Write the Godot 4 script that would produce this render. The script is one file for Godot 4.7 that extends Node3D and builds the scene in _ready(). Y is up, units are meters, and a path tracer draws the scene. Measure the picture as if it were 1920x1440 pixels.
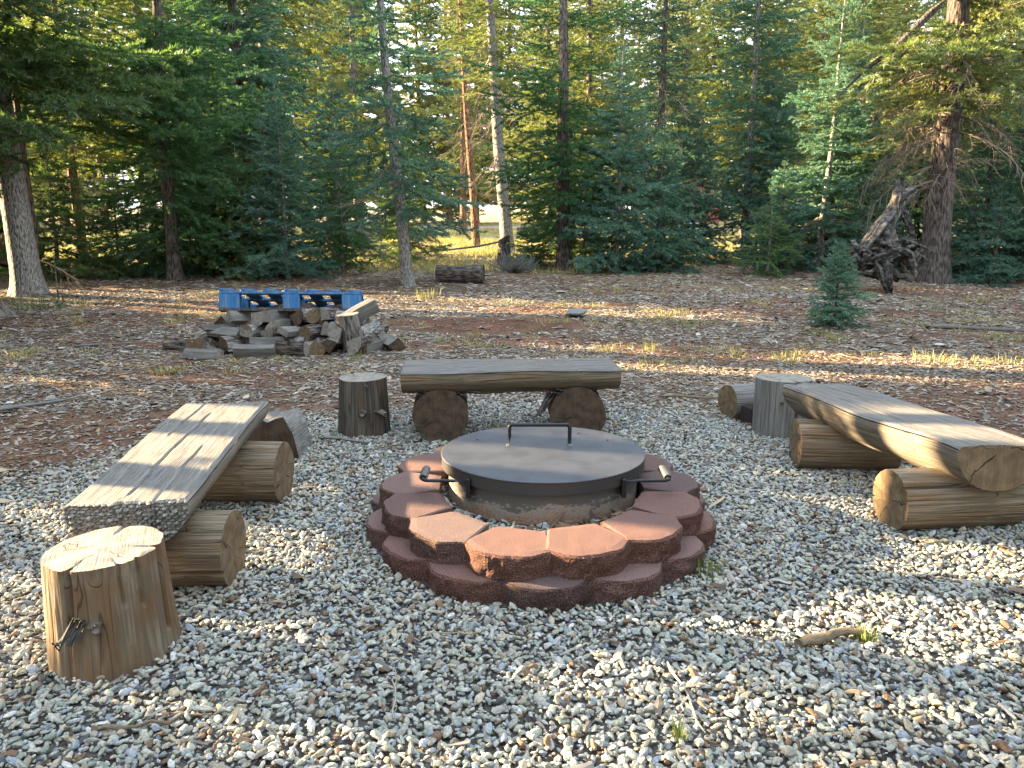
extends Node3D
# A fire pit with log benches in a gravel clearing at the edge of a fir forest, low evening sun from behind the trees.

const SUN := Vector3(0.930, -0.2656, 0.2527)   # the way the sunlight travels
const PIT := Vector3(0.165, 0.0, -3.86)        # middle of the steel ring
const WALL := Vector3(0.14, 0.0, -3.74)        # middle of the block wall (an oval 0.82 x 0.95 m)

var rng := RandomNumberGenerator.new()
var nz := FastNoiseLite.new()
var nf := FastNoiseLite.new()
var taken := {}
var M := {}
var boughs := []       # [class][variant] meshes of a fir branch
var dead_meshes := []
var far_bough: Array = []
# gaps cut through the boughs for sun patches: where each lands, and how wide it is
var gaps := [
	[Vector3(-1.02, 0.0, -3.64), 0.22], [Vector3(-1.12, 0.0, -3.33), 0.25], [Vector3(1.46, 0.0, -2.86), 0.3], [Vector3(1.80, 0.0, -3.0), 0.35],
	[Vector3(1.95, 0.0, -2.80), 0.4], [Vector3(2.27, 0.0, -3.16), 0.4], [Vector3(-7.78, 0.38, -14.37), 0.5], [Vector3(-6.24, 0.32, -13.23), 0.8],
	[Vector3(-5.34, 0.31, -12.88), 0.7], [Vector3(-5.16, 0.07, -7.72), 0.4], [Vector3(0.36, 0.29, -12.56), 0.7], [Vector3(-0.6, 0.29, -12.7), 0.5], [Vector3(1.2, 0.29, -12.4), 0.5], [Vector3(-1.99, 0.36, -13.97), 0.8], [Vector3(1.10, 0.08, -7.97), 0.3],
	[Vector3(2.0, 0.08, -8.12), 0.4], [Vector3(2.72, 0.08, -7.97), 0.4], [Vector3(3.71, 0.08, -7.97), 0.3], [Vector3(4.86, 0.08, -7.97), 0.4], [Vector3(5.33, 0.08, -7.97), 0.4],
	[Vector3(-1.17, 1.04, -27.66), 1.2], [Vector3(-4.32, 1.12, -29.23), 1.2], [Vector3(9.80, 1.54, -37.73), 1.5], [Vector3(2.18, 0.43, -4.0), 0.30], [Vector3(2.24, 0.47, -3.60), 0.30],
	[Vector3(2.10, 0.41, -4.20), 0.2], [Vector3(-1.65, 0.43, -4.0), 0.25], [Vector3(-1.62, 0.43, -4.40), 0.25], [Vector3(-1.59, 0.45, -3.40), 0.15], [Vector3(-1.59, 0.29, -2.35), 0.15],
	[Vector3(-0.28, 0.34, -3.80), 0.15], [Vector3(-0.08, 0.34, -3.50), 0.15], [Vector3(-0.22, 0.20, -3.30), 0.2], [Vector3(-0.32, 0.20, -3.05), 0.15], [Vector3(0.55, 0.22, -3.0), 0.15],
	[Vector3(7.81, 6.54, -20.0), 0.7], [Vector3(7.90, 5.41, -20.0), 0.7], [Vector3(7.94, 4.12, -20.0), 0.6], [Vector3(7.75, 3.06, -20.0), 0.5], [Vector3(8.86, 5.78, -17.0), 0.8],
	[Vector3(10.11, 5.78, -17.0), 0.8], [Vector3(9.49, 6.2, -17.0), 0.8], [Vector3(8.48, 5.03, -17.0), 0.6], [Vector3(9.05, 3.94, -17.0), 0.4], [Vector3(-7.10, 5.36, -15.0), 0.4],
	[Vector3(-7.82, 5.28, -14.0), 0.4], [Vector3(-2.78, 5.52, -16.0), 0.6],
]


# ------------------------------------------------------------------ naming
func numbered(called: String) -> String:
	if not taken.has(called):
		taken[called] = 0
		return called
	taken[called] += 1
	return "%s_%03d" % [called, taken[called]]


func tag(o: Node, label := "", category := "", group := "", kind := "") -> void:
	for p in [["label", label], ["category", category], ["group", group], ["kind", kind]]:
		if p[1] != "":
			o.set_meta(p[0], p[1])


func thing(called: String, label: String, category: String, at := Vector3.ZERO, turn := 0.0, group := "") -> Node3D:
	var o := Node3D.new()
	o.name = numbered(called)
	add_child(o)
	o.position = at
	o.rotation.y = turn
	tag(o, label, category, group)
	return o


func part(called: String, mesh: Mesh, parent: Node, mat: Material = null, at := Transform3D()) -> MeshInstance3D:
	var o := MeshInstance3D.new()
	o.name = called
	o.mesh = mesh
	if mat:
		o.material_override = mat
	o.transform = at
	parent.add_child(o, true)
	return o


# ------------------------------------------------------------------ mesh helpers
func begin(mat: Material = null) -> SurfaceTool:
	var st := SurfaceTool.new()
	st.begin(Mesh.PRIMITIVE_TRIANGLES)
	if mat:
		st.set_material(mat)
	return st


# rows of points make a sheet; uv in metres times rep
func sheet(st: SurfaceTool, rows: Array, uvs: Array, flip := false) -> void:
	var nr := rows.size()
	var nc: int = rows[0].size()
	for i in nr - 1:
		for j in nc - 1:
			var q := [[i, j], [i, j + 1], [i + 1, j + 1], [i, j], [i + 1, j + 1], [i + 1, j]]
			if flip:
				q = [[i, j], [i + 1, j + 1], [i, j + 1], [i, j], [i + 1, j], [i + 1, j + 1]]
			for k in q:
				st.set_uv(uvs[k[0]][k[1]])
				st.add_vertex(rows[k[0]][k[1]])


func done(st: SurfaceTool, into: ArrayMesh = null) -> ArrayMesh:
	st.generate_normals()
	st.index()
	return st.commit(into) if into else st.commit()


func flat_done(st: SurfaceTool, into: ArrayMesh = null) -> ArrayMesh:
	st.generate_normals()
	return st.commit(into) if into else st.commit()


func box(st: SurfaceTool, lo: Vector3, hi: Vector3, bevel := 0.004) -> void:
	st.set_smooth_group(-1)
	var b := minf(bevel, 0.45 * minf(hi.x - lo.x, minf(hi.y - lo.y, hi.z - lo.z)))
	# a bevelled box: for every face a quad, for every edge a strip, for every corner a triangle
	var c := (lo + hi) / 2
	var h := (hi - lo) / 2
	var q := func(a: Vector3, bb: Vector3, cc: Vector3, d: Vector3):
		var out: Vector3 = (a + bb + cc + d) / 4
		var f := [a, bb, cc, a, cc, d]
		if (bb - a).cross(cc - a).dot(out) > 0:
			f = [a, cc, bb, a, d, cc]
		for v in f:
			st.set_uv(Vector2(v.x + v.z, v.y + v.z))
			st.add_vertex(c + v)
	for ax in 3:
		for s in [-1.0, 1.0]:
			var u := (ax + 1) % 3
			var w := (ax + 2) % 3
			var p := []
			for k in [[-1, -1], [1, -1], [1, 1], [-1, 1]]:
				var v := Vector3()
				v[ax] = s * h[ax]
				v[u] = k[0] * (h[u] - b)
				v[w] = k[1] * (h[w] - b)
				p.append(v)
			q.call(p[0], p[1], p[2], p[3])
	for ax in 3:
		var u := (ax + 1) % 3
		var w := (ax + 2) % 3
		for s in [-1.0, 1.0]:
			for t in [-1.0, 1.0]:
				var p := []
				for k in [[-1, 0], [1, 0], [1, 1], [-1, 1]]:
					var v := Vector3()
					v[ax] = k[0] * (h[ax] - b)
					v[u] = s * (h[u] - (b if k[1] == 1 else 0.0))
					v[w] = t * (h[w] - (0.0 if k[1] == 1 else b))
					p.append(v)
				q.call(p[0], p[1], p[2], p[3])
	for sx in [-1.0, 1.0]:
		for sy in [-1.0, 1.0]:
			for sz in [-1.0, 1.0]:
				var a := Vector3(sx * h.x, sy * (h.y - b), sz * (h.z - b))
				var bb := Vector3(sx * (h.x - b), sy * h.y, sz * (h.z - b))
				var cc := Vector3(sx * (h.x - b), sy * (h.y - b), sz * h.z)
				var f := [a, bb, cc] if (bb - a).cross(cc - a).dot(a) < 0 else [a, cc, bb]
				for v in f:
					st.set_uv(Vector2(v.x, v.y))
					st.add_vertex(c + v)


func frame_along(pts: Array, k: int) -> Basis:
	var d: Vector3 = (pts[min(k + 1, pts.size() - 1)] - pts[max(k - 1, 0)]).normalized()
	var up := Vector3(0, 1, 0) if absf(d.y) < 0.92 else Vector3(1, 0, 0)
	var s := d.cross(up).normalized()
	return Basis(s, s.cross(d).normalized(), d)


# a tube along points; rough > 0 makes it gnarled with ridges that run along it
func tube(st: SurfaceTool, pts: Array, radii: Array, seg := 8, rough := 0.0, seed_ := 0.0, flatten := 1.0) -> void:
	st.set_smooth_group(0)
	var rows := []
	var uvs := []
	var along := 0.0
	var prev := Basis()
	for k in pts.size():
		var b := frame_along(pts, k)
		if k > 0:
			along += pts[k].distance_to(pts[k - 1])
			# keep the frame from twisting
			var s: Vector3 = (prev.x - b.z * prev.x.dot(b.z)).normalized()
			b = Basis(s, b.z.cross(s).normalized(), b.z)
		prev = b
		var row := []
		var uv := []
		for j in seg + 1:
			var a := TAU * (j % seg) / seg
			var r: float = radii[k]
			if rough > 0.0:
				r *= 1.0 + rough * (nz.get_noise_3d(cos(a) * 60 + seed_ * 31, sin(a) * 60, along * 40 + seed_ * 7) * 1.2 + nf.get_noise_3d(cos(a) * 110, sin(a) * 110 + seed_ * 50, along * 14) * 1.0)
			row.append(pts[k] + b.x * cos(a) * r + b.y * sin(a) * r * flatten)
			uv.append(Vector2(float(j) / seg, along))
		rows.append(row)
		uvs.append(uv)
	sheet(st, rows, uvs)
	for e in [0, pts.size() - 1]:
		for j in seg:
			var t := [pts[e], rows[e][j], rows[e][j + 1]] if e == 0 else [pts[e], rows[e][j + 1], rows[e][j]]
			for v in t:
				st.set_uv(Vector2(0.5, 0.5))
				st.add_vertex(v)


func bend(a: Vector3, b: Vector3, n: int, wobble: float) -> Array:
	var out := []
	for k in n + 1:
		var t := float(k) / n
		var w := sin(PI * t)
		out.append(a.lerp(b, t) + Vector3(rng.randf_range(-1, 1), rng.randf_range(-1, 1), rng.randf_range(-1, 1)) * wobble * w)
	return out


# ------------------------------------------------------------------ textures
func noise_bytes(w: int, h: int, freq: float, oct: int, seed_: int, kind := FastNoiseLite.TYPE_SIMPLEX_SMOOTH, stretch_h := 0) -> PackedByteArray:
	var n := FastNoiseLite.new()
	n.seed = seed_
	n.noise_type = kind
	n.frequency = freq
	n.fractal_octaves = oct
	var im := n.get_seamless_image(w, stretch_h if stretch_h else h)
	im.convert(Image.FORMAT_L8)
	if stretch_h:
		im.resize(w, h, Image.INTERPOLATE_CUBIC)
	return im.get_data()


func texture(w: int, h: int, rgb: PackedByteArray, fmt := Image.FORMAT_RGB8) -> ImageTexture:
	return ImageTexture.create_from_image(Image.create_from_data(w, h, false, fmt, rgb))


func srgb8(c: Color) -> Color:
	return c.linear_to_srgb()


# weathered wood along v; light and dark are linear colours; stain mixes a third colour in blotches
func wood_maps(light: Color, dark: Color, stain: Color, stain_level: float, crack: float, seed_: int) -> Array:
	var w := 512
	var fine := noise_bytes(w, w, 0.075, 4, seed_, FastNoiseLite.TYPE_SIMPLEX_SMOOTH, 22)
	var broad := noise_bytes(w, w, 0.012, 2, seed_ + 1, FastNoiseLite.TYPE_SIMPLEX_SMOOTH, 64)
	var blot := noise_bytes(w, w, 0.010, 4, seed_ + 2, FastNoiseLite.TYPE_SIMPLEX_SMOOTH, 200)
	var crk := noise_bytes(w, w, 0.03, 1, seed_ + 3, FastNoiseLite.TYPE_SIMPLEX_SMOOTH, 13)
	var grit := noise_bytes(w, w, 0.3, 2, seed_ + 4)
	var rgb := PackedByteArray()
	rgb.resize(w * w * 3)
	var hgt := PackedByteArray()
	hgt.resize(w * w)
	for i in w * w:
		var f := fine[i] / 255.0
		var t := clampf(0.55 * f + 0.35 * broad[i] / 255.0 + 0.40 * (grit[i] / 255.0 - 0.5), 0, 1)
		var c := dark.lerp(light, smoothstep(0.2, 0.75, t))
		var b := blot[i] / 255.0
		c = c.lerp(stain, smoothstep(0.78 - stain_level, 1.25 - stain_level, 0.55 * b + 0.3 * f + 0.25 * broad[i] / 255.0 + 0.2 * (grit[i] / 255.0 - 0.5)) * 0.8)
		var k := absf(crk[i] / 255.0 - 0.5)
		var gap := (1.0 - smoothstep(0.0, crack, k)) * smoothstep(0.34, 0.5, b * 0.5 + broad[i] / 510.0) if crack > 0 else 0.0
		c = c.lerp(dark * 0.35, gap * 0.8)
		c = srgb8(c)
		rgb[i * 3] = int(clampf(c.r, 0, 1) * 255)
		rgb[i * 3 + 1] = int(clampf(c.g, 0, 1) * 255)
		rgb[i * 3 + 2] = int(clampf(c.b, 0, 1) * 255)
		hgt[i] = int(clampf(0.35 + 0.45 * f + 0.15 * grit[i] / 255.0 - 0.6 * gap, 0, 1) * 255)
	return [texture(w, w, rgb), texture(w, w, hgt, Image.FORMAT_L8)]


# the sawn end of a log: rings, rays, saw marks and drying cracks
func ring_maps(light: Color, dark: Color, cracks: int, seed_: int, rings := 26.0) -> Array:
	var w := 384
	var warp := noise_bytes(w, w, 0.01, 3, seed_)
	var grit := noise_bytes(w, w, 0.25, 3, seed_ + 1)
	var saw := noise_bytes(w, w, 0.09, 2, seed_ + 2, FastNoiseLite.TYPE_SIMPLEX_SMOOTH, 8)
	var blot := noise_bytes(w, w, 0.012, 4, seed_ + 3)
	var r2 := RandomNumberGenerator.new()
	r2.seed = seed_
	var ca := []
	for k in cracks:
		ca.append([r2.randf() * TAU, r2.randf_range(0.0, 0.35), r2.randf_range(0.5, 1.1), r2.randf_range(0.004, 0.011)])
	var rgb := PackedByteArray()
	rgb.resize(w * w * 3)
	var hgt := PackedByteArray()
	hgt.resize(w * w)
	for y in w:
		for x in w:
			var i := y * w + x
			var p := Vector2(x - w * 0.5, y - w * 0.5) / (w * 0.5)
			var r := p.length() + (warp[i] / 255.0 - 0.5) * 0.12
			var a := p.angle()
			var ring := fposmod(r * rings + warp[(i * 3) % (w * w)] / 900.0, 1.0)
			var t := 0.35 + 0.4 * ring + 0.35 * (grit[i] / 255.0 - 0.5) + 0.3 * (saw[i] / 255.0 - 0.5) + 0.7 * (blot[i] / 255.0 - 0.5)
			var c := dark.lerp(light, clampf(t, 0, 1))
			var gap := 0.0
			for k in ca:
				var da := absf(angle_difference(a + 0.35 * (warp[i] / 255.0 - 0.5), k[0]))
				if p.length() > k[1] and p.length() < k[2]:
					gap = maxf(gap, 1.0 - smoothstep(k[3] * 0.5, k[3] * 1.4, da * p.length()))
			c = c.lerp(dark * 0.25, gap * 0.9)
			c = srgb8(c)
			rgb[i * 3] = int(clampf(c.r, 0, 1) * 255)
			rgb[i * 3 + 1] = int(clampf(c.g, 0, 1) * 255)
			rgb[i * 3 + 2] = int(clampf(c.b, 0, 1) * 255)
			hgt[i] = int(clampf(0.5 + 0.2 * ring + 0.2 * (grit[i] / 255.0 - 0.5) + 0.25 * (saw[i] / 255.0 - 0.5) - 0.5 * gap, 0, 1) * 255)
	return [texture(w, w, rgb), texture(w, w, hgt, Image.FORMAT_L8)]


func mat(color: Color, rough := 0.85, metal := 0.0) -> StandardMaterial3D:
	var m := StandardMaterial3D.new()
	m.albedo_color = color.linear_to_srgb()
	m.roughness = rough
	m.metallic = metal
	m.metallic_specular = 0.35
	return m


func mapped(maps: Array, relief: float, uv := Vector3.ONE, rough := 0.9) -> StandardMaterial3D:
	var m := mat(Color.WHITE, rough)
	m.albedo_texture = maps[0]
	m.heightmap_enabled = true
	m.heightmap_texture = maps[1]
	m.heightmap_scale = relief
	m.uv1_scale = uv
	return m


func ramp_noise(freq: float, stops: Array, seed_: int, oct := 4, size := 512, kind := FastNoiseLite.TYPE_SIMPLEX_SMOOTH) -> NoiseTexture2D:
	var t := NoiseTexture2D.new()
	t.width = size
	t.height = size
	t.seamless = true
	t.noise = FastNoiseLite.new()
	t.noise.noise_type = kind
	t.noise.seed = seed_
	t.noise.frequency = freq
	t.noise.fractal_octaves = oct
	if stops:
		var g := Gradient.new()
		g.offsets = PackedFloat32Array(stops.map(func(s): return s[0]))
		g.colors = PackedColorArray(stops.map(func(s): return (s[1] as Color).linear_to_srgb()))
		t.color_ramp = g
	return t


func triplanar(m: StandardMaterial3D, scale: Vector3, world := true) -> StandardMaterial3D:
	m.uv1_triplanar = true
	m.uv1_world_triplanar = world
	m.uv1_scale = scale
	return m


func make_materials() -> void:
	var silver := Color(0.40, 0.39, 0.37)
	var tan_ := Color(0.42, 0.31, 0.18)
	var w1 := wood_maps(Color(0.245, 0.232, 0.212), Color(0.120, 0.110, 0.098), Color(0.185, 0.155, 0.115), 0.36, 0.03, 11)
	var w2 := wood_maps(Color(0.240, 0.190, 0.130), Color(0.100, 0.074, 0.048), Color(0.150, 0.082, 0.036), 0.34, 0.03, 21)
	var w3 := wood_maps(Color(0.274, 0.247, 0.208), Color(0.128, 0.107, 0.083), Color(0.210, 0.162, 0.109), 0.42, 0.028, 31)
	var w4 := wood_maps(Color(0.153, 0.129, 0.099), Color(0.039, 0.031, 0.024), Color(0.088, 0.049, 0.026), 0.36, 0.03, 41)
	M.silver_wood = mapped(w1, 1.1, Vector3(2, 1.2, 1))
	M.tan_wood = mapped(w2, 1.1, Vector3(2, 1.2, 1))
	M.pale_wood = mapped(w3, 1.1, Vector3(2, 1.2, 1))
	M.dark_wood = mapped(w4, 1.1, Vector3(2, 1.2, 1))
	M.stained_wood = mapped(wood_maps(Color(0.245, 0.200, 0.140), Color(0.100, 0.076, 0.050), Color(0.120, 0.058, 0.022), 0.46, 0.03, 25), 0.5, Vector3(2, 1.6, 1))
	M.fine_silver = mapped(w1, 0.25, Vector3(1, 3, 1))
	M.fine_tan = mapped(w2, 0.25, Vector3(1, 3, 1))
	M.end_pale = mapped(ring_maps(Color(0.273, 0.246, 0.205), Color(0.127, 0.103, 0.077), 6, 5), 0.4)
	M.end_tan = mapped(ring_maps(Color(0.215, 0.150, 0.085), Color(0.070, 0.045, 0.025), 5, 6), 0.4)
	M.end_dark = mapped(ring_maps(Color(0.103, 0.067, 0.041), Color(0.024, 0.017, 0.012), 4, 7), 0.4)
	M.scaly = triplanar(mat(Color.WHITE), Vector3(5, 5, 5), false)
	M.scaly.albedo_texture = ramp_noise(0.03, [[0.3, Color(0.07, 0.06, 0.05)], [0.5, Color(0.17, 0.15, 0.125)], [0.7, Color(0.34, 0.32, 0.27)]], 91)
	# concrete wall block: coarse red aggregate
	var speck := ramp_noise(0.16, [[0.28, Color(0.055, 0.030, 0.026)], [0.42, Color(0.128, 0.070, 0.059)], [0.56, Color(0.167, 0.099, 0.083)], [0.72, Color(0.255, 0.185, 0.158)]], 3, 5)
	M.block = triplanar(mat(Color.WHITE, 0.95), Vector3(2.2, 2.2, 2.2), false)
	M.block.albedo_texture = speck
	M.block.heightmap_enabled = true
	M.block.heightmap_texture = ramp_noise(0.22, [], 4, 4)
	M.block.heightmap_scale = 0.5
	M.split_block = M.block.duplicate()
	M.split_block.albedo_texture = ramp_noise(0.12, [[0.28, Color(0.025, 0.011, 0.009)], [0.45, Color(0.084, 0.039, 0.030)], [0.6, Color(0.132, 0.067, 0.051)], [0.76, Color(0.246, 0.176, 0.141)]], 8, 5)
	M.split_block.heightmap_scale = 1.2
	M.grey_block = M.split_block.duplicate()
	M.grey_block.albedo_color = Color(0.7, 0.75, 0.85)
	# steel
	M.lid = mat(Color(0.075, 0.077, 0.085), 0.40, 0.5)
	M.lid.roughness_texture = ramp_noise(0.02, [[0.2, Color(0.55, 0.55, 0.55)], [0.8, Color(0.95, 0.95, 0.95)]], 13, 4)
	M.lid.roughness = 0.55
	M.lid.albedo_texture = ramp_noise(0.012, [[0.2, Color(0.78, 0.78, 0.79)], [0.5, Color(0.93, 0.93, 0.94)], [0.8, Color(1, 1, 1)]], 14, 6)
	triplanar(M.lid, Vector3(0.8, 0.8, 0.8), false)
	M.skirt = mat(Color(0.045, 0.043, 0.043), 0.5, 0.3)
	M.black_steel = mat(Color(0.02, 0.02, 0.021), 0.45, 0.3)
	M.spring_steel = mat(Color(0.12, 0.115, 0.11), 0.5, 0.5)
	M.rust_steel = mat(Color.WHITE, 0.75, 0.1)
	M.rust_steel.albedo_texture = rust_map()
	# bark
	M.bark = bark(Color(0.055, 0.042, 0.034), Color(0.15, 0.125, 0.105), Color(0.24, 0.215, 0.185), 51, Vector3(1.6, 0.35, 1.6))
	M.pale_bark = bark(Color(0.08, 0.07, 0.06), Color(0.25, 0.235, 0.21), Color(0.38, 0.36, 0.32), 52, Vector3(2.4, 0.7, 2.4))
	M.red_bark = bark(Color(0.06, 0.03, 0.02), Color(0.19, 0.10, 0.065), Color(0.28, 0.18, 0.12), 53, Vector3(1.6, 0.4, 1.6))
	M.dark_bark = bark(Color(0.03, 0.022, 0.018), Color(0.09, 0.07, 0.06), Color(0.17, 0.14, 0.12), 54, Vector3(1.6, 0.35, 1.6))
	M.snag = triplanar(mat(Color.WHITE, 0.95), Vector3(1.2, 1.2, 1.2), false)
	M.snag.albedo_texture = ramp_noise(0.012, [[0.25, Color(0.024, 0.020, 0.017)], [0.45, Color(0.070, 0.060, 0.050)], [0.62, Color(0.130, 0.116, 0.100)], [0.8, Color(0.23, 0.21, 0.185)]], 77, 5)
	M.snag.heightmap_enabled = true
	M.snag.heightmap_texture = ramp_noise(0.04, [], 78, 5)
	M.snag.heightmap_scale = 2.0
	# leaves and litter take their colour from the vertices and copies
	M.needle = mat(Color.WHITE, 0.55)
	M.needle.vertex_color_use_as_albedo = true
	M.needle.metallic_specular = 0.4
	M.needle.backlight_enabled = true
	M.needle.backlight = Color(0.86, 0.90, 0.45)
	M.grass = mat(Color.WHITE, 0.6)
	M.grass.vertex_color_use_as_albedo = true
	M.grass.backlight_enabled = true
	M.grass.backlight = Color(0.6, 0.66, 0.3)
	M.litter = mat(Color.WHITE, 0.9)
	M.litter.vertex_color_use_as_albedo = true
	M.stone = mat(Color.WHITE, 0.85)
	M.stone.vertex_color_use_as_albedo = true
	M.stone.albedo_texture = ramp_noise(0.02, [[0.3, Color(0.62, 0.61, 0.58)], [0.5, Color(0.86, 0.86, 0.84)], [0.7, Color(1, 1, 1)]], 61, 5)
	M.stone.heightmap_enabled = true
	M.stone.heightmap_texture = M.stone.albedo_texture
	M.stone.heightmap_scale = 0.4
	triplanar(M.stone, Vector3(9, 9, 9), true)
	M.ground = mat(Color.WHITE, 0.95)
	M.ground.vertex_color_use_as_albedo = true
	M.ground.albedo_texture = ramp_noise(0.03, [[0.2, Color(0.45, 0.42, 0.4)], [0.45, Color(0.8, 0.78, 0.76)], [0.6, Color(1, 1, 1)], [0.8, Color(0.7, 0.68, 0.65)]], 62, 6)
	M.ground.heightmap_enabled = true
	M.ground.heightmap_texture = ramp_noise(0.05, [], 63, 5)
	M.ground.heightmap_scale = 3.0
	triplanar(M.ground, Vector3(0.9, 0.9, 0.9), true)
	# blue pallet paint, worn through to grey wood
	M.blue_paint = mapped(wood_maps(Color(0.055, 0.200, 0.400), Color(0.030, 0.110, 0.240), Color(0.16, 0.18, 0.19), 0.36, 0.03, 71), 0.4, Vector3(1.5, 1.5, 1))


func bark(deep: Color, mid: Color, high: Color, seed_: int, scale: Vector3) -> StandardMaterial3D:
	var m := triplanar(mat(Color.WHITE, 0.95), scale, false)
	m.albedo_texture = ramp_noise(0.022, [[0.28, deep], [0.46, mid], [0.62, mid.lerp(high, 0.5)], [0.78, high]], seed_, 5)
	m.heightmap_enabled = true
	m.heightmap_texture = ramp_noise(0.022, [], seed_, 5)
	m.heightmap_scale = 5.0
	return m


# painted steel whose lower part has rusted and is spotted with ash
func rust_map() -> ImageTexture:
	var w := 1024
	var h := 128
	var n1 := noise_bytes(w, h, 0.03, 4, 81)
	var n2 := noise_bytes(w, h, 0.12, 3, 82)
	var n3 := noise_bytes(w, h, 0.008, 3, 83)
	var rgb := PackedByteArray()
	rgb.resize(w * h * 3)
	for y in h:
		for x in w:
			var i := y * w + x
			var up := 1.0 - float(y) / h
			var edge := up + (n1[i] / 255.0 - 0.5) * 0.30 + (n2[i] / 255.0 - 0.5) * 0.2 + (n3[i] / 255.0 - 0.5) * 0.2
			var c := Color(0.075, 0.067, 0.060).lerp(Color(0.105, 0.093, 0.082), n2[i] / 255.0)
			c = c.lerp(Color(0.265, 0.225, 0.185).lerp(Color(0.195, 0.155, 0.12), n2[i] / 255.0), 1.0 - smoothstep(0.40, 0.52, edge))
			c = c.lerp(Color(0.24, 0.105, 0.045), smoothstep(0.35, 0.65, n1[(i * 5) % (w * h)] / 255.0) * (1.0 - smoothstep(0.22, 0.4, edge)))
			c = srgb8(c)
			rgb[i * 3] = int(c.r * 255)
			rgb[i * 3 + 1] = int(c.g * 255)
			rgb[i * 3 + 2] = int(c.b * 255)
	return texture(w, h, rgb)


# ------------------------------------------------------------------ the lie of the land
func height(x: float, z: float) -> float:
	var d := -z
	var t := maxf(0.0, d - 5.5)
	var y := 0.05 * t * t / (t + 1.5)
	y += nz.get_noise_2d(x * 14.0, z * 14.0) * 0.07 * smoothstep(6.0, 11.0, Vector2(x, z + 1.0).length())
	var q := Vector2((x - WALL.x) / 0.70, (z - WALL.z) / 0.83).length()
	y += 0.112 * (1.0 - smoothstep(0.90, 1.02, q))
	return y


func on(x: float, z: float) -> Vector3:
	return Vector3(x, height(x, z), z)


# 1 inside the gravel, 0 on the bark litter
func gravelly(x: float, z: float) -> float:
	var q := Vector2((x - 0.1) / 3.4, (z + 2.7) / 3.75).length() + nz.get_noise_2d(x * 40, z * 40) * 0.10
	return 1.0 - smoothstep(0.93, 1.10, q)


func steps(from: float, to: float, fine_from: float, fine_to: float, fine: float, grow: float, most: float) -> PackedFloat32Array:
	var out := PackedFloat32Array()
	var v := from
	while v < to:
		out.append(v)
		var away := maxf(0.0, maxf(fine_from - v, v - fine_to))
		v += minf(most, fine + away * grow)
	out.append(to)
	return out


func make_ground() -> void:
	var xs := steps(-120, 120, -6, 6, 0.10, 0.07, 6.0)
	var zs := steps(-160, 40, -12, 0, 0.10, 0.05, 6.0)
	var red := Color(0.160, 0.084, 0.050)
	var litter := Color(0.150, 0.105, 0.070)
	var dark := Color(0.075, 0.066, 0.058)
	var straw := Color(0.36, 0.30, 0.165)
	var v := PackedVector3Array()
	var c := PackedColorArray()
	var idx := PackedInt32Array()
	for z in zs:
		for x in xs:
			v.append(on(x, z))
			var k := litter.lerp(red, smoothstep(-0.05, 0.35, nz.get_noise_2d(x * 22 + 300, z * 45)))
			var far := smoothstep(17.0, 25.0, -z + nz.get_noise_2d(x * 12, z * 12) * 7.0)
			k = k.lerp(straw, far * 0.85)
			# the bare earth by the firewood
			var bare := 1.0 - smoothstep(0.6, 1.1, Vector2((x + 0.6) / 1.7, (z + 10.9) / 0.8).length() + nz.get_noise_2d(x * 60, z * 60) * 0.25)
			k = k.lerp(Color(0.150, 0.072, 0.042), bare)
			k = k.lerp(dark, gravelly(x, z))
			k *= 0.85 + 0.5 * nf.get_noise_2d(x * 90, z * 90) + 0.15
			c.append(Color(maxf(k.r, 0.01), maxf(k.g, 0.01), maxf(k.b, 0.01)))
	var n := xs.size()
	for i in zs.size() - 1:
		for j in n - 1:
			var a := i * n + j
			idx.append_array([a, a + 1, a + n + 1, a, a + n + 1, a + n])
	var arr := []
	arr.resize(Mesh.ARRAY_MAX)
	arr[Mesh.ARRAY_VERTEX] = v
	arr[Mesh.ARRAY_COLOR] = c
	arr[Mesh.ARRAY_INDEX] = idx
	var am := ArrayMesh.new()
	am.add_surface_from_arrays(Mesh.PRIMITIVE_TRIANGLES, arr)
	var st := SurfaceTool.new()
	st.create_from(am, 0)
	st.generate_normals()
	var o := part("ground", st.commit(), self, M.ground)
	tag(o, "", "", "", "structure")
	# the dirt road that runs behind the trees
	var s2 := begin()
	var rows := []
	var uvs := []
	for k in 41:
		var x := -70.0 + 3.5 * k
		var zz := -50.0 + 0.05 * x + sin(x * 0.06) * 2.0
		var r := []
		var u := []
		for q in 6:
			var p := on(x, zz + 3.0 - q * 1.2)
			p.y += 0.03 + 0.02 * sin(q * 2.5)
			r.append(p)
			u.append(Vector2(x, q))
		rows.append(r)
		uvs.append(u)
	sheet(s2, rows, uvs, true)
	var rm := triplanar(mat(Color.WHITE, 0.95), Vector3(0.5, 0.5, 0.5))
	rm.albedo_texture = ramp_noise(0.03, [[0.2, Color(0.24, 0.14, 0.105)], [0.5, Color(0.34, 0.22, 0.17)], [0.8, Color(0.42, 0.30, 0.24)]], 65, 5)
	var road := part("road", done(s2), self, rm)
	tag(road, "", "", "", "structure")


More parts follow.
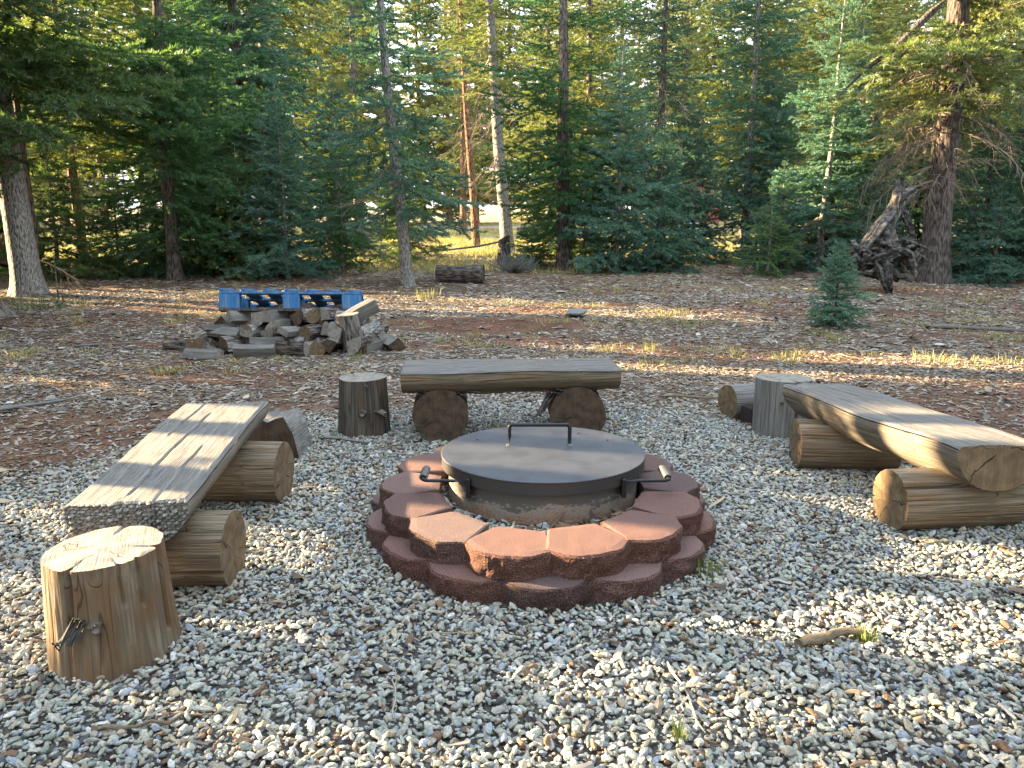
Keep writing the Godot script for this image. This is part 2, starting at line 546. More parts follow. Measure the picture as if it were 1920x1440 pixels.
# ------------------------------------------------------------------ scattered pieces
# places: Array of [Transform3D, Color]
func scatter(called: String, mesh: Mesh, material: Material, places: Array, parent: Node) -> MultiMeshInstance3D:
	var buf := PackedFloat32Array()
	buf.resize(places.size() * 16)
	var k := 0
	for p in places:
		var t: Transform3D = p[0]
		var c: Color = p[1]
		for row in 3:
			buf[k] = t.basis.x[row]
			buf[k + 1] = t.basis.y[row]
			buf[k + 2] = t.basis.z[row]
			buf[k + 3] = t.origin[row]
			k += 4
		buf[k] = c.r
		buf[k + 1] = c.g
		buf[k + 2] = c.b
		buf[k + 3] = 1.0
		k += 4
	var mm := MultiMesh.new()
	mm.transform_format = MultiMesh.TRANSFORM_3D
	mm.use_colors = true
	mm.mesh = mesh
	mm.instance_count = places.size()
	mm.buffer = buf
	var o := MultiMeshInstance3D.new()
	o.name = called
	o.multimesh = mm
	o.material_override = material
	parent.add_child(o, true)
	o.set_meta("kind", "stuff")
	return o


# a crushed stone: a ball cut by random planes
func stone_mesh(seed_: int, planes := 13, squash := Vector3(1, 0.72, 0.85)) -> ArrayMesh:
	var r := RandomNumberGenerator.new()
	r.seed = seed_
	var pl := []
	for k in planes:
		var n := Vector3(r.randfn(), r.randfn(), r.randfn()).normalized()
		pl.append([n, r.randf_range(0.42, 0.8)])
	var ball := SphereMesh.new()
	ball.radial_segments = 12
	ball.rings = 6
	var src := ball.get_mesh_arrays()
	var vv: PackedVector3Array = src[Mesh.ARRAY_VERTEX]
	var st := begin()
	st.set_smooth_group(-1)
	for i in src[Mesh.ARRAY_INDEX]:
		var d := vv[i].normalized()
		var rad := 1.0
		for p in pl:
			var dn: float = d.dot(p[0])
			if dn > 0.05:
				rad = minf(rad, p[1] / dn)
		st.set_color(Color.WHITE)
		st.add_vertex(d * rad * 0.5 * squash)
	return flat_done(st)


func gravel_color() -> Color:
	var t := rng.randf()
	var c: Color
	if t < 0.40:
		c = Color(0.50, 0.475, 0.40)
	elif t < 0.58:
		c = Color(0.40, 0.42, 0.35)
	elif t < 0.70:
		c = Color(0.36, 0.385, 0.415)
	elif t < 0.83:
		c = Color(0.50, 0.42, 0.30)
	elif t < 0.92:
		c = Color(0.62, 0.60, 0.55)
	elif t < 0.95:
		c = Color(0.13, 0.135, 0.14)
	else:
		c = Color(0.26, 0.16, 0.10)
	return c * rng.randf_range(0.52, 0.88)


func clear_of_things(x: float, z: float) -> bool:
	# under the blocks and the steel ring nothing lies
	var q := Vector2((x - WALL.x) / 0.82, (z - WALL.z) / 0.95).length()
	if q < 1.06 and Vector2((x - WALL.x) / 0.54, (z - WALL.z) / 0.67).length() > 1.0:
		return false
	return Vector2(x - PIT.x, z - PIT.z).length() > 0.53


func make_gravel() -> void:
	rng.seed = 101
	var meshes := []
	for k in 8:
		meshes.append(stone_mesh(200 + k, 8 + k % 4, Vector3(1, 0.60 + 0.08 * (k % 4), 0.72 + 0.08 * (k % 3))))
	var per := []
	for k in 8:
		per.append([])
	var near := []
	var z := -1.15
	while z > -7.4:
		var half := 0.70 * -z + 0.9
		var x := maxf(-half, -3.9)
		while x < minf(half, 4.0):
			var px := x + rng.randf_range(-0.012, 0.012)
			var pz := z + rng.randf_range(-0.012, 0.012)
			x += 0.0168
			if rng.randf() > gravelly(px, pz) or not clear_of_things(px, pz):
				continue
			var s := rng.randf_range(0.016, 0.031)
			if rng.randf() < 0.25:
				s = rng.randf_range(0.008, 0.016)
			if rng.randf() < 0.13:
				s = rng.randf_range(0.031, 0.047)
			var b := Basis.from_euler(Vector3(rng.randf_range(-0.7, 0.7), rng.randf() * TAU, rng.randf_range(-0.7, 0.7))).scaled(Vector3.ONE * s)
			b = b * Basis.from_scale(Vector3(rng.randf_range(0.9, 1.5), rng.randf_range(0.75, 1.0), 1.0))
			var at := on(px, pz) + Vector3(0, rng.randf_range(-0.007, 0.014) + s * 0.12, 0)
			var e := [Transform3D(b, at), gravel_color(), s, rng.randi() % 8]
			if pz > -2.45 and absf(px) < 0.68 * -pz and s > 0.031 and near.size() < 300:
				near.append(e)
			else:
				per[e[3]].append(e)
		z -= 0.0168
	var g := Node3D.new()
	g.name = "gravel"
	add_child(g)
	tag(g, "pale grey crushed stone gravel spread round the fire pit", "", "", "structure")
	var bed := Node3D.new()
	bed.name = "stone_bed"
	g.add_child(bed)
	tag(bed, "", "", "", "stuff")
	for k in 8:
		scatter("stones", meshes[k], M.stone, per[k], bed)
	# the largest stones near the camera are single pieces; a few tones share their material
	var tones := []
	for k in 10:
		var m: StandardMaterial3D = M.stone.duplicate()
		m.vertex_color_use_as_albedo = false
		m.albedo_color = gravel_color().linear_to_srgb()
		tones.append(m)
	for e in near:
		part("stone", meshes[e[3]], g, tones[rng.randi() % 10], e[0])


func chip_mesh(seed_: int) -> ArrayMesh:
	var r := RandomNumberGenerator.new()
	r.seed = seed_
	var st := begin()
	st.set_smooth_group(-1)
	var n := 4
	var secs := []
	for k in n:
		var t := float(k) / (n - 1)
		var w := (0.5 + 0.5 * sin(PI * clampf(t * 0.8 + 0.12, 0, 1))) * r.randf_range(0.7, 1.1) * 0.5
		var cx := r.randf_range(-0.12, 0.12)
		var y := r.randf_range(-0.3, 0.5)
		secs.append([Vector3(t - 0.5, y, cx - w), Vector3(t - 0.5, y + r.randf_range(0.5, 1.1), cx), Vector3(t - 0.5, y, cx + w)])
	var add := func(a, b, c):
		for v in [a, b, c]:
			st.set_color(Color.WHITE)
			st.add_vertex(v)
	for k in n - 1:
		for j in 3:
			var j2 := (j + 1) % 3
			add.call(secs[k][j], secs[k + 1][j], secs[k + 1][j2])
			add.call(secs[k][j], secs[k + 1][j2], secs[k][j2])
	add.call(secs[0][0], secs[0][1], secs[0][2])
	add.call(secs[n - 1][0], secs[n - 1][2], secs[n - 1][1])
	return flat_done(st)


func chip_color() -> Color:
	var t := rng.randf()
	var c := Color(0.25, 0.215, 0.175)
	if t < 0.22:
		c = Color(0.36, 0.32, 0.265)
	elif t < 0.42:
		c = Color(0.15, 0.10, 0.065)
	elif t < 0.52:
		c = Color(0.17, 0.095, 0.055)
	elif t < 0.62:
		c = Color(0.34, 0.25, 0.15)
	return c * rng.randf_range(0.45, 1.15)


func twig_mesh(seed_: int) -> ArrayMesh:
	rng.seed = seed_
	var st := begin()
	tube(st, bend(Vector3(-0.5, 0, 0), Vector3(0.5, 0, 0), 6, 0.06), [0.012, 0.012, 0.011, 0.010, 0.009, 0.007, 0.004], 4)
	tube(st, bend(Vector3(0.05, 0, 0), Vector3(0.32, 0.03, 0.16), 3, 0.03), [0.008, 0.007, 0.005, 0.003], 4)
	return done(st)


func make_litter() -> void:
	rng.seed = 303
	var meshes := []
	for k in 6:
		meshes.append(chip_mesh(400 + k))
	var per := [[], [], [], [], [], []]
	var zones := [[-1.2, -4.0, 650.0, 1.0], [-4.0, -9.0, 760.0, 1.0], [-9.0, -15.0, 330.0, 1.35], [-15.0, -26.0, 70.0, 1.9]]
	for q in zones:
		var half_far: float = 0.72 * -q[1] + 1.5
		var n := int(q[2] * (q[0] - q[1]) * 2.0 * half_far)
		for i in n:
			var z := rng.randf_range(q[1], q[0])
			var x := rng.randf_range(-half_far, half_far)
			if absf(x) > 0.72 * -z + 1.2 or not clear_of_things(x, z):
				continue
			var g := gravelly(x, z)
			if rng.randf() < g * 0.955:
				continue
			var bare := Vector2((x + 0.6) / 1.7, (z + 10.9) / 0.8).length()
			if bare < 1.0 and rng.randf() < 0.9:
				continue
			if nz.get_noise_2d(x * 22 + 300, z * 45) > 0.15 and rng.randf() < 0.55:
				continue
			var l: float = rng.randf_range(0.022, 0.075) * q[3]
			if rng.randf() < 0.05:
				l *= 2.0
			var b := Basis.from_euler(Vector3(rng.randf_range(-0.35, 0.35), rng.randf() * TAU, rng.randf_range(-0.25, 0.25))) * Basis.from_scale(Vector3(l, rng.randf_range(0.003, 0.008) * q[3], l * rng.randf_range(0.18, 0.5)))
			per[rng.randi() % 6].append([Transform3D(b, on(x, z) + Vector3(0, rng.randf_range(0.003, 0.012) + g * 0.016, 0)), chip_color()])
	var o := Node3D.new()
	o.name = "wood_chip_litter"
	add_child(o)
	tag(o, "grey and brown bark chips littering the red earth", "wood chips", "", "stuff")
	for k in 6:
		scatter("chips", meshes[k], M.litter, per[k], o)
	var tw := []
	for k in 3:
		tw.append(twig_mesh(500 + k))
	rng.seed = 304
	var tp := [[], [], []]
	for i in 1500:
		var z := -2.0 - 17.0 * pow(rng.randf(), 0.8)
		var x := rng.randf_range(-1, 1) * (0.72 * -z + 1.0)
		var g := gravelly(x, z)
		if not clear_of_things(x, z) or rng.randf() < g * 0.9:
			continue
		var l := rng.randf_range(0.12, 0.5)
		var b := Basis.from_euler(Vector3(0, rng.randf() * TAU, rng.randf_range(-0.08, 0.08))).scaled(Vector3.ONE * l)
		tp[i % 3].append([Transform3D(b, on(x, z) + Vector3(0, 0.012 + g * 0.012, 0)), chip_color()])
	var o2 := Node3D.new()
	o2.name = "twig_litter"
	add_child(o2)
	tag(o2, "thin dry twigs scattered over the bark litter", "twigs", "", "stuff")
	for k in 3:
		scatter("twigs", tw[k], M.litter, tp[k], o2)


func blades(n: int, h: float, spread: float, dry: float, seed_: int) -> ArrayMesh:
	var r := RandomNumberGenerator.new()
	r.seed = seed_
	var st := begin()
	st.set_smooth_group(0)
	for k in n:
		var a := r.randf() * TAU
		var d := Vector3(cos(a), 0, sin(a))
		var p := d * spread * sqrt(r.randf()) * 0.6
		var out := d * r.randf_range(0.04, 0.5) * h
		var hh := h * r.randf_range(0.45, 1.1)
		var w := d.cross(Vector3.UP).rotated(Vector3.UP, r.randf_range(-1.2, 1.2)) * (0.0012 + 0.010 * h * r.randf_range(0.6, 1.2))
		var c := Color(0.10, 0.15, 0.03).lerp(Color(0.42, 0.35, 0.14), clampf(dry + r.randf_range(-0.35, 0.35), 0, 1)) * r.randf_range(0.7, 1.25)
		var m1 := p + out * 0.25 + Vector3(0, hh * 0.55, 0)
		var m2 := p + out + Vector3(0, hh * (1.0 - 0.25 * r.randf()), 0)
		for v in [p - w, p + w, m1 + w * 0.8, p - w, m1 + w * 0.8, m1 - w * 0.8, m1 - w * 0.8, m1 + w * 0.8, m2]:
			st.set_color(c)
			st.add_vertex(v)
	return done(st)


func make_grass() -> void:
	rng.seed = 505
	# tufts that stand out in the picture
	var spots := [
		[1.30, -2.50, 0.10, 0.05, 0.1, "small green grass tuft in the gravel by a brown stick", "plain"], [0.49, -1.95, 0.07, 0.03, 0.25, "tiny grass tuft sprouting from sunlit gravel", "plain"],
		[0.86, -3.05, 0.11, 0.09, 0.15, "green grass tuft growing against the red block wall", "plain"],
	]
	for s in spots:
		var o := part(numbered("grass_tuft"), blades(46, s[2], s[3], s[4], int(s[0] * 100)), self, M.grass, Transform3D(Basis(), on(s[0], s[1])))
		tag(o, s[5], "grass", "grass tufts in the clearing")
	var more := [[-8.3, -12.6, 0.32, 0.35], [-7.9, -12.4, 0.34, 0.3], [-7.5, -12.9, 0.25, 0.3], [7.2, -12.2, 0.16, 0.5], [6.7, -12.4, 0.14, 0.5], [7.0, -12.0, 0.15, 0.5], [7.5, -12.3, 0.15, 0.5], [4.75, -8.3, 0.2, 0.25], [5.05, -8.2, 0.15, 0.25],
		[3.1, -8.3, 0.22, 0.2], [5.55, -8.2, 0.16, 0.3], [4.05, -10.2, 0.14, 0.3], [4.3, -10.0, 0.12, 0.3], [0.0, -13.1, 0.22, 0.4], [-1.6, -14.2, 0.3, 0.3], [0.9, -12.9, 0.16, 0.3], [1.35, -12.7, 0.18, 0.3], [2.3, -11.2, 0.18, 0.3],
		[2.6, -10.9, 0.15, 0.3], [-2.6, -8.35, 0.11, 0.1], [-1.75, -8.35, 0.13, 0.1], [-3.7, -12.6, 0.2, 0.3], [8.6, -13.4, 0.2, 0.3], [6.4, -9.6, 0.16, 0.3], [1.7, -9.0, 0.2, 0.12], [0.1, -10.6, 0.1, 0.15], [0.35, -10.4, 0.1, 0.12]]
	var dryness := [0.25, 0.15, 0.3, 0.35, 0.3, 0.4, 0.3, 0.75, 0.8, 0.9, 0.8, 0.5, 0.5, 0.6, 0.6, 0.5, 0.5, 0.55, 0.6, 0.3, 0.4, 0.6, 0.8, 0.6, 0.95, 0.1, 0.15]
	for k in more.size():
		var s = more[k]
		var o := part(numbered("grass_tuft"), blades(48, s[2] * 0.85, s[3] * 1.5, dryness[k], 900 + k), self, M.grass, Transform3D(Basis(), on(s[0], s[1])))
		tag(o, "tuft of dry yellow grass standing in the bark litter" if dryness[k] > 0.45 else "tuft of fresh green grass standing in the bark litter", "grass", "dry grass tufts in the bark litter" if dryness[k] > 0.45 else "green grass tufts in the bark litter")
	# the meadow behind the trees, and thin dry grass among the litter
	var meshes := []
	for k in 3:
		meshes.append(blades(26, 0.3, 0.28, 1.0, 700 + k))
	var per := [[], [], []]
	for i in 9000:
		var z := -19.0 - 40.0 * pow(rng.randf(), 1.3)
		var x := rng.randf_range(-1, 1) * (0.72 * -z + 3.0)
		if nz.get_noise_2d(x * 12, z * 12) * 7.0 - z < 20.0 + rng.randf() * 3.0:
			continue
		var zz := -50.0 + 0.05 * x + sin(x * 0.06) * 2.0
		if z < zz + 3.2 and z > zz - 3.2:
			continue
		per[i % 3].append([Transform3D(Basis(Vector3.UP, rng.randf() * TAU).scaled(Vector3(1.6, rng.randf_range(0.35, 0.9), 1.6)), on(x, z)), Color(1, 1, 1) * rng.randf_range(0.8, 1.2)])
	for i in 900:
		var z := -7.5 - 9.0 * rng.randf()
		var x := rng.randf_range(-1, 1) * (0.72 * -z + 1.0)
		if nf.get_noise_2d(x * 25, z * 25) < 0.1:
			continue
		per[i % 3].append([Transform3D(Basis(Vector3.UP, rng.randf() * TAU).scaled(Vector3(0.8, rng.randf_range(0.12, 0.4), 0.8)), on(x, z)), Color(1, 1, 1) * rng.randf_range(0.7, 1.1)])
	var o3 := Node3D.new()
	o3.name = "meadow_grass"
	add_child(o3)
	tag(o3, "short straw coloured grass on the sunlit ground beyond the firs", "grass", "", "stuff")
	for k in 3:
		scatter("grass", meshes[k], M.grass, per[k], o3)


# ------------------------------------------------------------------ trees
func add_needles(v: PackedVector3Array, c: PackedColorArray, a: Vector3, b: Vector3, per_m: float, nl: float, nw: float, shade: float, r: RandomNumberGenerator) -> void:
	var d := (b - a)
	var l := d.length()
	if l < 0.01:
		return
	d /= l
	var s := d.cross(Vector3.UP)
	s = s.normalized() if s.length() > 0.05 else Vector3.RIGHT
	var u := s.cross(d)
	var n := int(l * per_m) + 2
	for k in n:
		var t := (k + r.randf()) / n
		var an := r.randf() * TAU
		var rad := s * cos(an) + u * sin(an) + Vector3(0, 0.45, 0)
		var dir := (d * r.randf_range(0.35, 0.85) + rad * 0.8).normalized()
		var len_ := nl * r.randf_range(0.75, 1.15)
		var p := a + d * l * t
		var w := dir.cross(Vector3(r.randfn(), r.randfn(), r.randfn())).normalized() * nw * 0.5
		v.append(p - w)
		v.append(p + dir * len_)
		v.append(p + w)
		var g := shade * r.randf_range(0.82, 1.18)
		var col := Color(g * r.randf_range(0.92, 1.08), g, g * r.randf_range(0.9, 1.1))
		c.append(col)
		c.append(col)
		c.append(col)


func add_stick(v: PackedVector3Array, c: PackedColorArray, a: Vector3, b: Vector3, ra: float, rb: float, col: Color) -> void:
	var d := (b - a).normalized()
	var s := d.cross(Vector3(0.13, 0.98, 0.11)).normalized()
	var u := s.cross(d)
	var off := [s, s * -0.5 + u * 0.87, s * -0.5 - u * 0.87]
	for k in 3:
		var o1: Vector3 = off[k]
		var o2: Vector3 = off[(k + 1) % 3]
		for p in [a + o1 * ra, b + o1 * rb, b + o2 * rb, a + o1 * ra, b + o2 * rb, a + o2 * ra]:
			v.append(p)
			c.append(col)


func to_mesh(v: PackedVector3Array, c: PackedColorArray) -> ArrayMesh:
	var arr := []
	arr.resize(Mesh.ARRAY_MAX)
	arr[Mesh.ARRAY_VERTEX] = v
	arr[Mesh.ARRAY_COLOR] = c
	var n := PackedVector3Array()
	n.resize(v.size())
	for k in range(0, v.size(), 3):
		var q := (v[k + 2] - v[k]).cross(v[k + 1] - v[k]).normalized()
		n[k] = q
		n[k + 1] = q
		n[k + 2] = q
	arr[Mesh.ARRAY_NORMAL] = n
	var am := ArrayMesh.new()
	am.add_surface_from_arrays(Mesh.PRIMITIVE_TRIANGLES, arr)
	return am


# one fir bough along +x, its twigs spread in a loose flat spray
func bough_mesh(length: float, gap: float, per_m: float, nl: float, nw: float, seed_: int) -> ArrayMesh:
	var r := RandomNumberGenerator.new()
	r.seed = seed_
	var v := PackedVector3Array()
	var c := PackedColorArray()
	var brown := Color(1.5, 0.85, 0.7)
	var axis := func(x: float) -> Vector3:
		var t: float = x / length
		return Vector3(x, -0.10 * length * sin(t * 2.2) + 0.10 * length * t * t, 0.04 * length * sin(t * 4.0 + seed_))
	var segs := 6
	for k in segs:
		var a: Vector3 = axis.call(length * k / segs)
		var b: Vector3 = axis.call(length * (k + 1.0) / segs)
		add_stick(v, c, a, b, 0.011 * length * (1.0 - 0.85 * k / segs), 0.011 * length * (1.0 - 0.85 * (k + 1.0) / segs), brown)
		if k >= 2:
			add_needles(v, c, a, b, per_m, nl, nw, 1.0, r)
	var x := length * 0.10
	var side := 1.0
	while x < length:
		var t := x / length
		var full := minf(0.42 * length, (length - x) * 0.72 + 0.09) * smoothstep(0.0, 0.28, t + 0.08)
		var l := full * r.randf_range(0.7, 1.12)
		var a: Vector3 = axis.call(x)
		var ang := deg_to_rad(r.randf_range(38, 62))
		var d := Vector3(cos(ang), r.randf_range(-0.42, 0.26), sin(ang) * side).normalized()
		var shade := r.randf_range(0.82, 1.2)
		var b := a + d * l + Vector3(0, -0.05 * l + 0.10 * l, 0)
		add_stick(v, c, a, b, 0.0045, 0.0025, brown)
		add_needles(v, c, a + (b - a) * 0.12, b, per_m, nl, nw, shade, r)
		var y := gap * 1.2
		var s2 := 1.0
		while y < l - 0.03:
			var l2 := minf(0.30 * l, (l - y) * 0.6 + 0.05) * r.randf_range(0.7, 1.15)
			var d2 := (d * 0.75 + Vector3(-d.z, r.randf_range(-0.3, 0.45), d.x) * s2 * 0.7).normalized()
			d2.y += r.randf_range(-0.55, 0.4)
			var p := a + (b - a) * (y / l)
			add_needles(v, c, p, p + d2 * l2, per_m, nl, nw, shade * r.randf_range(0.9, 1.1), r)
			s2 = -s2
			y += gap * 1.05
		side = -side
		x += gap * 0.80
	return to_mesh(v, c)


func dead_mesh(length: float, seed_: int, droop: float) -> ArrayMesh:
	var r := RandomNumberGenerator.new()
	r.seed = seed_
	var v := PackedVector3Array()
	var c := PackedColorArray()
	var col := Color.WHITE
	var p := Vector3.ZERO
	var d := Vector3(1, 0.05, 0)
	var n := 9
	for k in n:
		var q := p + d * length / n
		add_stick(v, c, p, q, 0.016 * (1.0 - 0.8 * k / n), 0.016 * (1.0 - 0.8 * (k + 1.0) / n), col)
		if k > 0:
			for m in 2:
				var d2 := (d + Vector3(r.randf_range(-0.3, 0.4), r.randf_range(-1.0, 0.3) * (0.4 + droop), r.randf_range(-1.1, 1.1))).normalized()
				var a := q
				var ln := length * r.randf_range(0.12, 0.34)
				for w in 3:
					var b := a + d2 * ln / 3
					add_stick(v, c, a, b, 0.006 - 0.0014 * w, 0.0046 - 0.0014 * w, col)
					if r.randf() < 0.7:
						var d3 := (d2 + Vector3(r.randfn(), r.randfn(), r.randfn()) * 0.5).normalized()
						add_stick(v, c, b, b + d3 * ln * 0.4, 0.003, 0.0015, col)
					a = b
					d2 = (d2 + Vector3(r.randfn() * 0.22, r.randfn() * 0.2 - 0.12 * droop, r.randfn() * 0.22)).normalized()
		p = q
		d = (d + Vector3(0, -0.10 * droop + r.randfn() * 0.05, r.randfn() * 0.12)).normalized()
	return to_mesh(v, c)


func make_boughs() -> void:
	# three sizes, two of each; and a coarse one for far trees
	boughs = [
		[bough_mesh(0.55, 0.105, 230, 0.046, 0.0125, 1), bough_mesh(0.6, 0.10, 230, 0.046, 0.0125, 2)],
		[bough_mesh(1.1, 0.165, 215, 0.060, 0.0165, 3), bough_mesh(1.15, 0.17, 215, 0.060, 0.0165, 4)],
		[bough_mesh(2.0, 0.235, 200, 0.072, 0.020, 5), bough_mesh(2.1, 0.235, 200, 0.072, 0.020, 6)],
	]
	far_bough = [bough_mesh(2.2, 0.33, 95, 0.13, 0.042, 8), bough_mesh(2.2, 0.32, 95, 0.13, 0.042, 9)]
	dead_meshes = [dead_mesh(1.3, 31, 0.4), dead_mesh(1.3, 32, 1.0), dead_mesh(1.2, 33, 1.6)]


func in_gap(p: Vector3, reach: float) -> bool:
	for g in gaps:
		var rel: Vector3 = p - g[0]
		var t := rel.dot(-SUN)
		if t < 0.9:
			continue
		var lim: float = g[1] + reach
		if (rel + SUN * t).length_squared() < lim * lim:
			return true
	return false


# o: lean (x, z per metre), start, radius, step, per, tint, vary, bark, dead, droop, far, flare, shape (1 cone, 0.5 column), bare (share of boughs left out)
func fir(called: String, label: String, group: String, at: Vector2, h: float, r0: float, o: Dictionary) -> Node3D:
	var base := on(at.x, at.y)
	var root := thing(called, label, o.get("category", "tree"), base, 0.0, group)
	rng.seed = hash(label) ^ int(at.x * 1000.0) ^ (int(at.y * 1000.0) << 8)
	var lean: Vector2 = o.get("lean", Vector2(rng.randf_range(-0.02, 0.02), 0))
	var far: bool = o.get("far", false)
	var start: float = o.get("start", 0.3)
	var radius: float = o.get("radius", h * 0.25)
	var wob := rng.randf() * 10.0
	var axis := func(y: float) -> Vector3:
		return Vector3(lean.x * y + 0.03 * sin(y * 0.8 + wob) * minf(1.0, y * 0.3), y, lean.y * y + 0.03 * cos(y * 0.7 + wob) * minf(1.0, y * 0.3))
	# trunk
	var st := begin()
	var seg := 8 if far else (20 if r0 > 0.12 else 9)
	var nr := 8 if far else clampi(int(h * 3.0), 8, 44)
	var rows := []
	var uvs := []
	for k in nr + 1:
		var t := pow(float(k) / nr, 1.35)
		var y := -0.12 + (h + 0.1) * t
		var r: float = r0 * (1.0 - 0.93 * t) + 0.004 + r0 * o.get("flare", 0.28) * exp(-maxf(y, 0.0) / (1.3 * r0 + 0.02))
		var row := []
		var uv := []
		for j in seg + 1:
			var a := TAU * (j % seg) / seg
			var lobes: float = 1.0 + 0.35 * o.get("flare", 0.28) * exp(-maxf(y, 0.0) / (1.6 * r0)) * (sin(a * 5.0 + wob) + 0.6 * sin(a * 3.0 + wob * 2.0))
			var bump := 1.0 + (0.10 * nz.get_noise_3d(cos(a) * 25 + wob * 40, y * 22, sin(a) * 25) + 0.07 * nf.get_noise_3d(cos(a) * 70 + wob * 40, y * 18, sin(a) * 70))
			row.append(axis.call(y) + Vector3(cos(a), 0, sin(a)) * r * lobes * bump)
			uv.append(Vector2(float(j) / seg, y))
		rows.append(row)
		uvs.append(uv)
	sheet(st, rows, uvs, true)
	part("trunk", done(st), root, o.get("bark", M.bark))
	# crown
	var tint: Color = o.get("tint", Color(0.05, 0.10, 0.07))
	var vary: float = o.get("vary", 0.2)
	var shape: float = o.get("shape", 1.0)
	var lots := {}
	var y := start
	var step: float = o.get("step", 0.34)
	var per: float = o.get("per", 5.0)
	while y < h - 0.05:
		var t := clampf((y - start) / (h - start), 0, 1)
		var span := radius * (pow(1.0 - t, shape) * (0.72 + 0.28 * smoothstep(0.0, 0.12, t)) + 0.03)
		var n := int(per + rng.randf())
		if t > 0.9:
			n = maxi(3, n - 2)
		var a0 := rng.randf() * TAU
		for k in n + 3:
			if rng.randf() < o.get("bare", 0.0):
				continue
			var l := span * (rng.randf_range(0.5, 1.3) if k < n else rng.randf_range(0.25, 0.6))
			l = maxf(l, 0.10)
			var a := a0 + TAU * k / n + rng.randf_range(-0.35, 0.35)
			var pitch: float = lerpf(-deg_to_rad(o.get("droop", 14.0)), 0.75, pow(t, 1.6)) + rng.randf_range(-0.16, 0.16)
			var dir := Vector3(cos(a) * cos(pitch), sin(pitch), sin(a) * cos(pitch))
			var p: Vector3 = axis.call(y + rng.randf_range(-0.2, 0.2) * step)
			var mid := base + p + dir * l * 0.6
			if in_gap(mid, 0.22 * l) or in_gap(base + p + dir * l * 0.9, 0.12 * l):
				continue
			var side := dir.cross(Vector3.UP).normalized()
			var b := Basis(dir, side.cross(dir).normalized(), side) * Basis(Vector3.RIGHT, rng.randf_range(-0.35, 0.35))
			var cls := 3 if far else (0 if l < 0.8 else (1 if l < 1.55 else 2))
			var len_: float = [0.57, 1.12, 2.05, 2.2][cls]
			var kk := l / len_
			b = b * Basis.from_scale(Vector3(kk, kk, kk * rng.randf_range(0.85, 1.15)))
			var key := cls * 2 + rng.randi() % 2
			var v := rng.randf_range(-1, 1) * vary
			var col := Color(tint.r * (1.0 + v + 0.3 * rng.randf_range(-vary, vary)), tint.g * (1.0 + v), tint.b * (1.0 + v + 0.4 * rng.randf_range(-vary, vary)))
			if not lots.has(key):
				lots[key] = []
			lots[key].append([Transform3D(b, p), col])
		y += step * rng.randf_range(0.75, 1.25) * lerpf(1.0, 0.55, t)
	var crown := Node3D.new()
	crown.name = "crown"
	root.add_child(crown)
	for key in lots:
		var m: Mesh = far_bough[key % 2] if key >= 6 else boughs[key / 2][key % 2]
		scatter("boughs", m, M.needle, lots[key], crown)
	# dead twigs under the crown
	var nd: int = o.get("dead", 0)
	if nd > 0:
		var dl := {}
		for k in nd:
			var yy := lerpf(o.get("dead_from", 0.5), o.get("dead_to", start + 1.0), rng.randf())
			var a := rng.randf() * TAU
			var pitch: float = rng.randf_range(-0.5, 0.35)
			var dir := Vector3(cos(a) * cos(pitch), sin(pitch), sin(a) * cos(pitch))
			var side := dir.cross(Vector3.UP).normalized()
			var sc: float = rng.randf_range(0.35, 1.1) * o.get("dead_size", 1.0)
			var b := Basis(dir, side.cross(dir).normalized(), side).scaled(Vector3.ONE * sc)
			var c := Color(0.20, 0.15, 0.115) * rng.randf_range(0.6, 1.3)
			var key := rng.randi() % 3
			if not dl.has(key):
				dl[key] = []
			dl[key].append([Transform3D(b, axis.call(yy)), c])
		var dead := Node3D.new()
		dead.name = "dead_branches"
		root.add_child(dead)
		for key in dl:
			scatter("dead_twigs", dead_meshes[key], M.litter, dl[key], dead)
	return root


